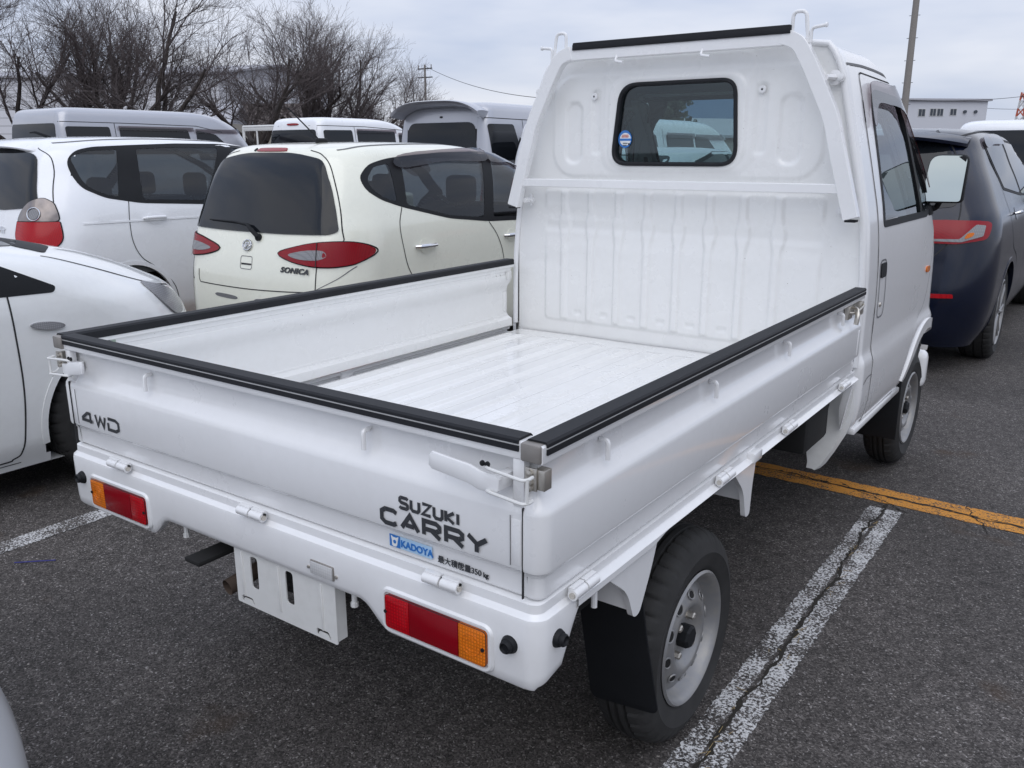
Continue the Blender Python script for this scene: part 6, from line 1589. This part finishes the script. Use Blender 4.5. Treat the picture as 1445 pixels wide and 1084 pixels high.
# thicket and hedge masses under the trees
def leafy(bm, c, rx, ry, rz, n, size, rnd):
    for i in range(n):
        while True:
            v = Vector((rnd.uniform(-1, 1), rnd.uniform(-1, 1), rnd.uniform(-1, 1)))
            if .35 < v.length < 1: break
        p = Vector(c)+Vector((v.x*rx, v.y*ry, v.z*rz))*(.75+.25*math.sin(v.x*5+v.y*7+v.z*6)); a = Vector((rnd.gauss(0, 1), rnd.gauss(0, 1), rnd.gauss(0, 1))).normalized(); b = a.orthogonal().normalized(); s = size*rnd.uniform(.6, 1.3)
        bm.faces.new([bm.verts.new(p+a*s), bm.verts.new(p+b*s*.6), bm.verts.new(p-a*s), bm.verts.new(p-b*s*.6)])
def leafmat(name, c1, c2):
    m, n, l, b = mat(name); a = nnoise(n, l, 1.3, 5, .7); r = ramp(n, l, a.outputs['Fac'], [(.3, c1), (.7, c2)]); l.new(r.outputs[0], b.inputs['Base Color']); b.inputs['Roughness'].default_value = .7
    return m
M['thicket'] = leafmat('thicket', (.035, .028, .024), (.075, .060, .048)); M['evergreen'] = leafmat('evergreen', (.030, .050, .030), (.10, .095, .050))
rnd = random.Random(4); bm = NB()
for i in range(18):
    px = 395+i*12; g_ = at(px, 228, 62+rnd.uniform(-3, 3)); leafy(bm, (g_.x, g_.y, 1.3+rnd.uniform(0, .8)), 2.2, 2.2, 1.9+rnd.uniform(0, .8), 300, .14, rnd)
struct(obj('thicket', bm, M['thicket'], smooth=False), 'stuff')
def evergreen(px, t_, h, w, label, seed):
    rnd = random.Random(seed); g_ = at(px, 228, t_); t = thing('evergreen_tree', label, 'tree', (g_.x, g_.y, 0)); bm = NB(); tube(bm, [(0, 0, -.1), (0.05, 0, h*.45), (0, .05, h*.8)], [.14, .10, .04], 8); obj('trunk', bm, M['bark'], t)
    bm = NB()
    for i in range(26):
        a = rnd.uniform(0, 6.28); q = rnd.uniform(.1, .75); leafy(bm, (w*.5*q*math.cos(a), w*.5*q*math.sin(a), h*(.35+.5*rnd.random())), w*.24, w*.24, h*.17, 1300, .085, rnd)
    obj('crown', bm, M['evergreen'], t, smooth=False)
evergreen(908, 26, 3.3, 3.6, 'brownish-green evergreen tree seen through the cab rear window', 3)
# buildings
def siding(name, c, scale, vert=False):
    m, n, l, b = mat(name); t = n.new('ShaderNodeTexCoord'); w = n.new('ShaderNodeTexWave'); w.bands_direction = 'X' if vert else 'Z'; w.inputs['Scale'].default_value = scale; w.inputs['Distortion'].default_value = .1; l.new(t.outputs['Object'], w.inputs['Vector'])
    r = ramp(n, l, w.outputs['Fac'], [(0, tuple(x*.72 for x in c)), (.18, c), (1, c)]); l.new(r.outputs[0], b.inputs['Base Color']); b.inputs['Roughness'].default_value = .6
    return m
M['siding'] = siding('light_grey_siding', (.68, .68, .71), .55); M['office'] = plain('office_wall_panels', (.60, .61, .65), .6, var=.05); M['roofmetal'] = plain('grey_roof', (.42, .42, .45), .6); M['tile'] = siding('brown_tiles', (.085, .065, .055), 1.4); M['cream_wall'] = plain('cream_wall', (.40, .37, .32), .8); M['bluewin'] = plain('window_pane', (.05, .06, .075), .15)
def building(name, label, cat, p0, p1, depth_, h, roof, wall, wins=(), gable=False, eave=.3):
    """front wall from p0 to p1 (ground points), body extends away from the camera"""
    p0, p1 = Vector((p0[0], p0[1], 0)), Vector((p1[0], p1[1], 0)); u = (p1-p0); L_ = u.length; u.normalize(); ang = math.atan2(u.y, u.x); t = thing(name, label, cat, p0, ang)
    bm = NB(); box(bm, 0, L_, 0, depth_, -.2, h); obj('wall', bm, wall, t)
    bm = NB()
    if gable:
        prism(bm, [(-eave, h-.1), (-eave, h+.05), (depth_/2, h+roof+.15), (depth_+eave, h+.05), (depth_+eave, h-.1), (depth_/2, h+roof)], (-eave, 0, 0), (0, 1, 0), (0, 0, 1), (L_+2*eave, 0, 0))
        prism(bm, [(0, h), (depth_/2, h+roof), (depth_, h)], (0.01, 0, 0), (0, 1, 0), (0, 0, 1), (L_-.02, 0, 0))
        obj('roof', bm, M['tile'] if gable == 1 else M['roofmetal'], t)
    else:
        box(bm, -eave, L_+eave, -eave, depth_+eave, h+.003, h+roof, .02); obj('roof', bm, M['roofmetal'], t)
    for (x0, x1, z0, z1, side) in wins:
        bm = NB(); b2 = NB()
        if side == 0:
            box(bm, x0, x1, -.05, .03, z0, z1); box(b2, x0+.07, (x0+x1)/2-.03, -.06, .0, z0+.07, z1-.07); box(b2, (x0+x1)/2+.03, x1-.07, -.06, .0, z0+.07, z1-.07)
        else:
            box(bm, L_-.03, L_+.05, x0, x1, z0, z1); box(b2, L_, L_+.06, x0+.07, (x0+x1)/2-.03, z0+.07, z1-.07); box(b2, L_, L_+.06, (x0+x1)/2+.03, x1-.07, z0+.07, z1-.07)
        w_ = obj('window', bm, M['silverstripe'], t, smooth=False); obj('pane', b2, M['bluewin'], w_, smooth=False)
    return t
A = at(1383, 228, 120); B_ = at(1240, 228, 118); Zt = at(1383, 141, 120).z
def zz(y, t_=119): return at(1310, y, t_).z
Lb = (A-B_).length; k_ = Lb/(1383-1240)
W_ = [((a-1240)*k_, (b-1240)*k_, zz(y1), zz(y0), 0) for a, b, y0, y1 in ((1287, 1297, 154.5, 165.5), (1303, 1312, 154, 165), (1312.8, 1322, 154, 165), (1331, 1340.5, 154, 164))]
W_ += [(1.5, 3.2, zz(164), zz(151), 1), (3.6, 5.4, zz(164), zz(151), 1), (8, 9.5, zz(163), zz(153), 1)]
bt = building('office_building', 'low white flat-roofed office building beyond the navy wagon', 'building', (B_.x, B_.y), (A.x, A.y), 16, Zt-.3, .3, M['office'], W_, eave=.4)
bm = NB()
for a in (1351.5, 1366.5): lathe(bm, [(.22, 0), (.22, -.25), (.0001, -.25)], ((a-1240)*k_, 0, zz(158.5)), 'y', 10)
SPLIT.add('wall_vent'); obj('wall_vent', bm, M['bluewin'], bt)
a_, b_ = at(-60, 228, 66), at(318, 228, 62)
building('warehouse', 'large light grey warehouse behind the bare trees at the left', 'building', (a_.x, a_.y), (b_.x, b_.y), 20, 6.9, 1.3, M['siding'], gable=2)
a_, b_ = at(262, 228, 50), at(325, 228, 50)
building('house', 'small cream house with a grey gable roof behind the trees', 'house', (a_.x, a_.y), (b_.x, b_.y), 4, 3.1, 1.0, M['cream_wall'], gable=2)
a_, b_ = at(322, 228, 56), at(440, 228, 56)
building('house', 'long low house with a dark brown roof behind the trees', 'house', (a_.x, a_.y), (b_.x, b_.y), 6, 3.0, 1.5, M['cream_wall'], gable=1)
a_, b_ = at(955, 228, 48), at(1075, 228, 50)
building('house', 'grey-roofed house seen through the cab rear window', 'house', (a_.x, a_.y), (b_.x, b_.y), 7, 2.3, .95, M['cream_wall'], gable=2)
# poles, wires, pylon
M['concrete'] = plain('pole_concrete', (.26, .24, .22), .8, var=.2); M['wire'] = plain('wire', (.04, .04, .045), .6)
def pole(label, px, t_, h, r, arms=True, top=None):
    g_ = at(px, 228, t_); t = thing('utility_pole', label, 'pole', (g_.x, g_.y, 0)); bm = NB(); tube(bm, [(0, 0, -.2), (0, 0, h)], [r, r*.72], 16); obj('pole_shaft', bm, M['concrete'], t)
    if arms:
        for z in (h-.4, h-1.2): bm = NB(); box(bm, -.9, .9, -.05, .05, z, z+.1); obj('crossarm', bm, M['wire'], t)
        SPLIT.add('insulator'); bm = NB()
        for x in (-.8, 0, .8): tube(bm, [(x, 0, h-.3), (x, 0, h)], .05, 6)
        obj('insulator', bm, M['concrete'], t)
    bm = NB()
    for z in np.arange(2.5, h-1, .9): tube(bm, [(-.22, 0, z), (.22, 0, z)], .012, 5)
    SPLIT.add('step_bolt'); obj('step_bolt', bm, M['wire'], t)
    return Vector((g_.x, g_.y, h))
pA = pole('thick grey concrete pole rising beside the cab roof', 1268, 38, 10.5, .165)
pB = pole('thin utility pole at the right end of the bare trees', 603, 85, 9.6, .13)
pC = pole('slim dark utility pole near the red and white pylon', 1436, 150, 11.0, .14)
def wire(label, a, b, sag, r=.018):
    bm = NB(); pts = [Vector(a).lerp(Vector(b), k/24)+Vector((0, 0, -4*sag*(k/24)*(1-k/24))) for k in range(25)]; tube(bm, pts, r, 5); tag(obj('overhead_wire', bm, M['wire']), label, 'wire', 'overhead wires')
e1 = at(760, 138, 60)
wire('overhead wire running from the thin pole to behind the cab', pB+Vector((0, 0, -.1)), e1, .5, .022)
wire('upper overhead wire above the office building', at(1262, 140, 100), at(1500, 128, 110), .6, .03); wire('lower overhead wire crossing in front of the pylon', at(1380, 152, 140), at(1500, 151, 140), .3, .03)
t = thing('lattice_pylon', 'small red and white lattice pylon on the skyline at the right', 'pylon', (*at(1430, 228, 300)[:2], 0)); M['pyred'] = plain('pylon_red', (.50, .12, .07), .6); M['pywhite'] = plain('pylon_white', (.6, .6, .6), .6)
hp = at(1430, 132, 300).z; N_ = 8
for i in range(N_):
    bm = NB(); z0, z1 = hp*i/N_, hp*(i+1)/N_; w0, w1 = 2.2*(1-i/N_*.8), 2.2*(1-(i+1)/N_*.8)
    for sx in (-1, 1):
        for sy in (-1, 1): tube(bm, [(sx*w0, sy*w0, z0), (sx*w1, sy*w1, z1)], .20, 4)
        tube(bm, [(-w0, sx*w0, z0), (w1, sx*w1, z1)], .12, 4); tube(bm, [(w0, sx*w0, z0), (-w1, sx*w1, z1)], .12, 4)
    obj('lattice_section', bm, M['pyred'] if i % 2 else M['pywhite'], t)
# mountains
M['hill'] = leafmat('haze_blue_wooded_mountain', (.085, .135, .22), (.115, .175, .28)); V = []; F = []; rnd = random.Random(9); pxs = np.arange(760, 1620, 6); nv = 10  # the blue of distant haze is painted into the woods' base colour
prof = lambda px: float(np.interp(px, [760, 860, 930, 975, 1003, 1030, 1060, 1120, 1180, 1300, 1400, 1620], [215, 175, 140, 128, 121, 130, 142, 150, 165, 185, 170, 166]))
for i, px in enumerate(pxs):
    top = prof(px)+rnd.uniform(-1.2, 1.2)
    for j in range(nv):
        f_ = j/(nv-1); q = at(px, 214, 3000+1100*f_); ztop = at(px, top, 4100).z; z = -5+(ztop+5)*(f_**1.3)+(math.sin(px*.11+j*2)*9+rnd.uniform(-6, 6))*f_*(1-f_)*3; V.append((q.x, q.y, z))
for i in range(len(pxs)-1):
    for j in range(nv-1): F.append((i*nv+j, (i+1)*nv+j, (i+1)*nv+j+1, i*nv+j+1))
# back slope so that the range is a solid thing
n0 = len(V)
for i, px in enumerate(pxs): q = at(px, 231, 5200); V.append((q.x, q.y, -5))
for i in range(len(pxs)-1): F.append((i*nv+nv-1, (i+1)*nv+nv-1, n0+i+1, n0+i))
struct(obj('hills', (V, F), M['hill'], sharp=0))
# small litter on the asphalt
bm = NB(); M['penblue'] = plain('blue_plastic', (.015, .018, .20), .4); a_, b_ = Vector((-2.375, .195, .006)), Vector((-2.275, .290, .006)); tube(bm, [a_, a_.lerp(b_, .5)+Vector((.002, 0, .001)), b_], .0022, 6); tag(obj('plastic_strip', bm, M['penblue']), 'thin dark blue plastic strip lying on the asphalt left of the tailgate', 'litter')
bm = NB(); M['straw'] = plain('dry_straw', (.30, .22, .10), .8); rnd = random.Random(6)
for i in range(45):
    y = rnd.uniform(.5, 2.4); x = .037+rnd.gauss(0, .012); a = rnd.uniform(0, 3.14) if i % 2 else 1.4+rnd.gauss(0, .4); L_ = rnd.uniform(.008, .035); tube(bm, [(x, y, .0055), (x+math.cos(a)*L_, y+math.sin(a)*L_, .007)], .0008, 4)
struct(obj('dry_straw', bm, M['straw']), 'stuff')
bm = NB(); box(bm, .045, .061, .585, .617, .005, .011, .002); tag(obj('cigarette_butt', bm, M['stickerwhite']), 'small white butt lying on the white line by the rear wheel', 'litter')
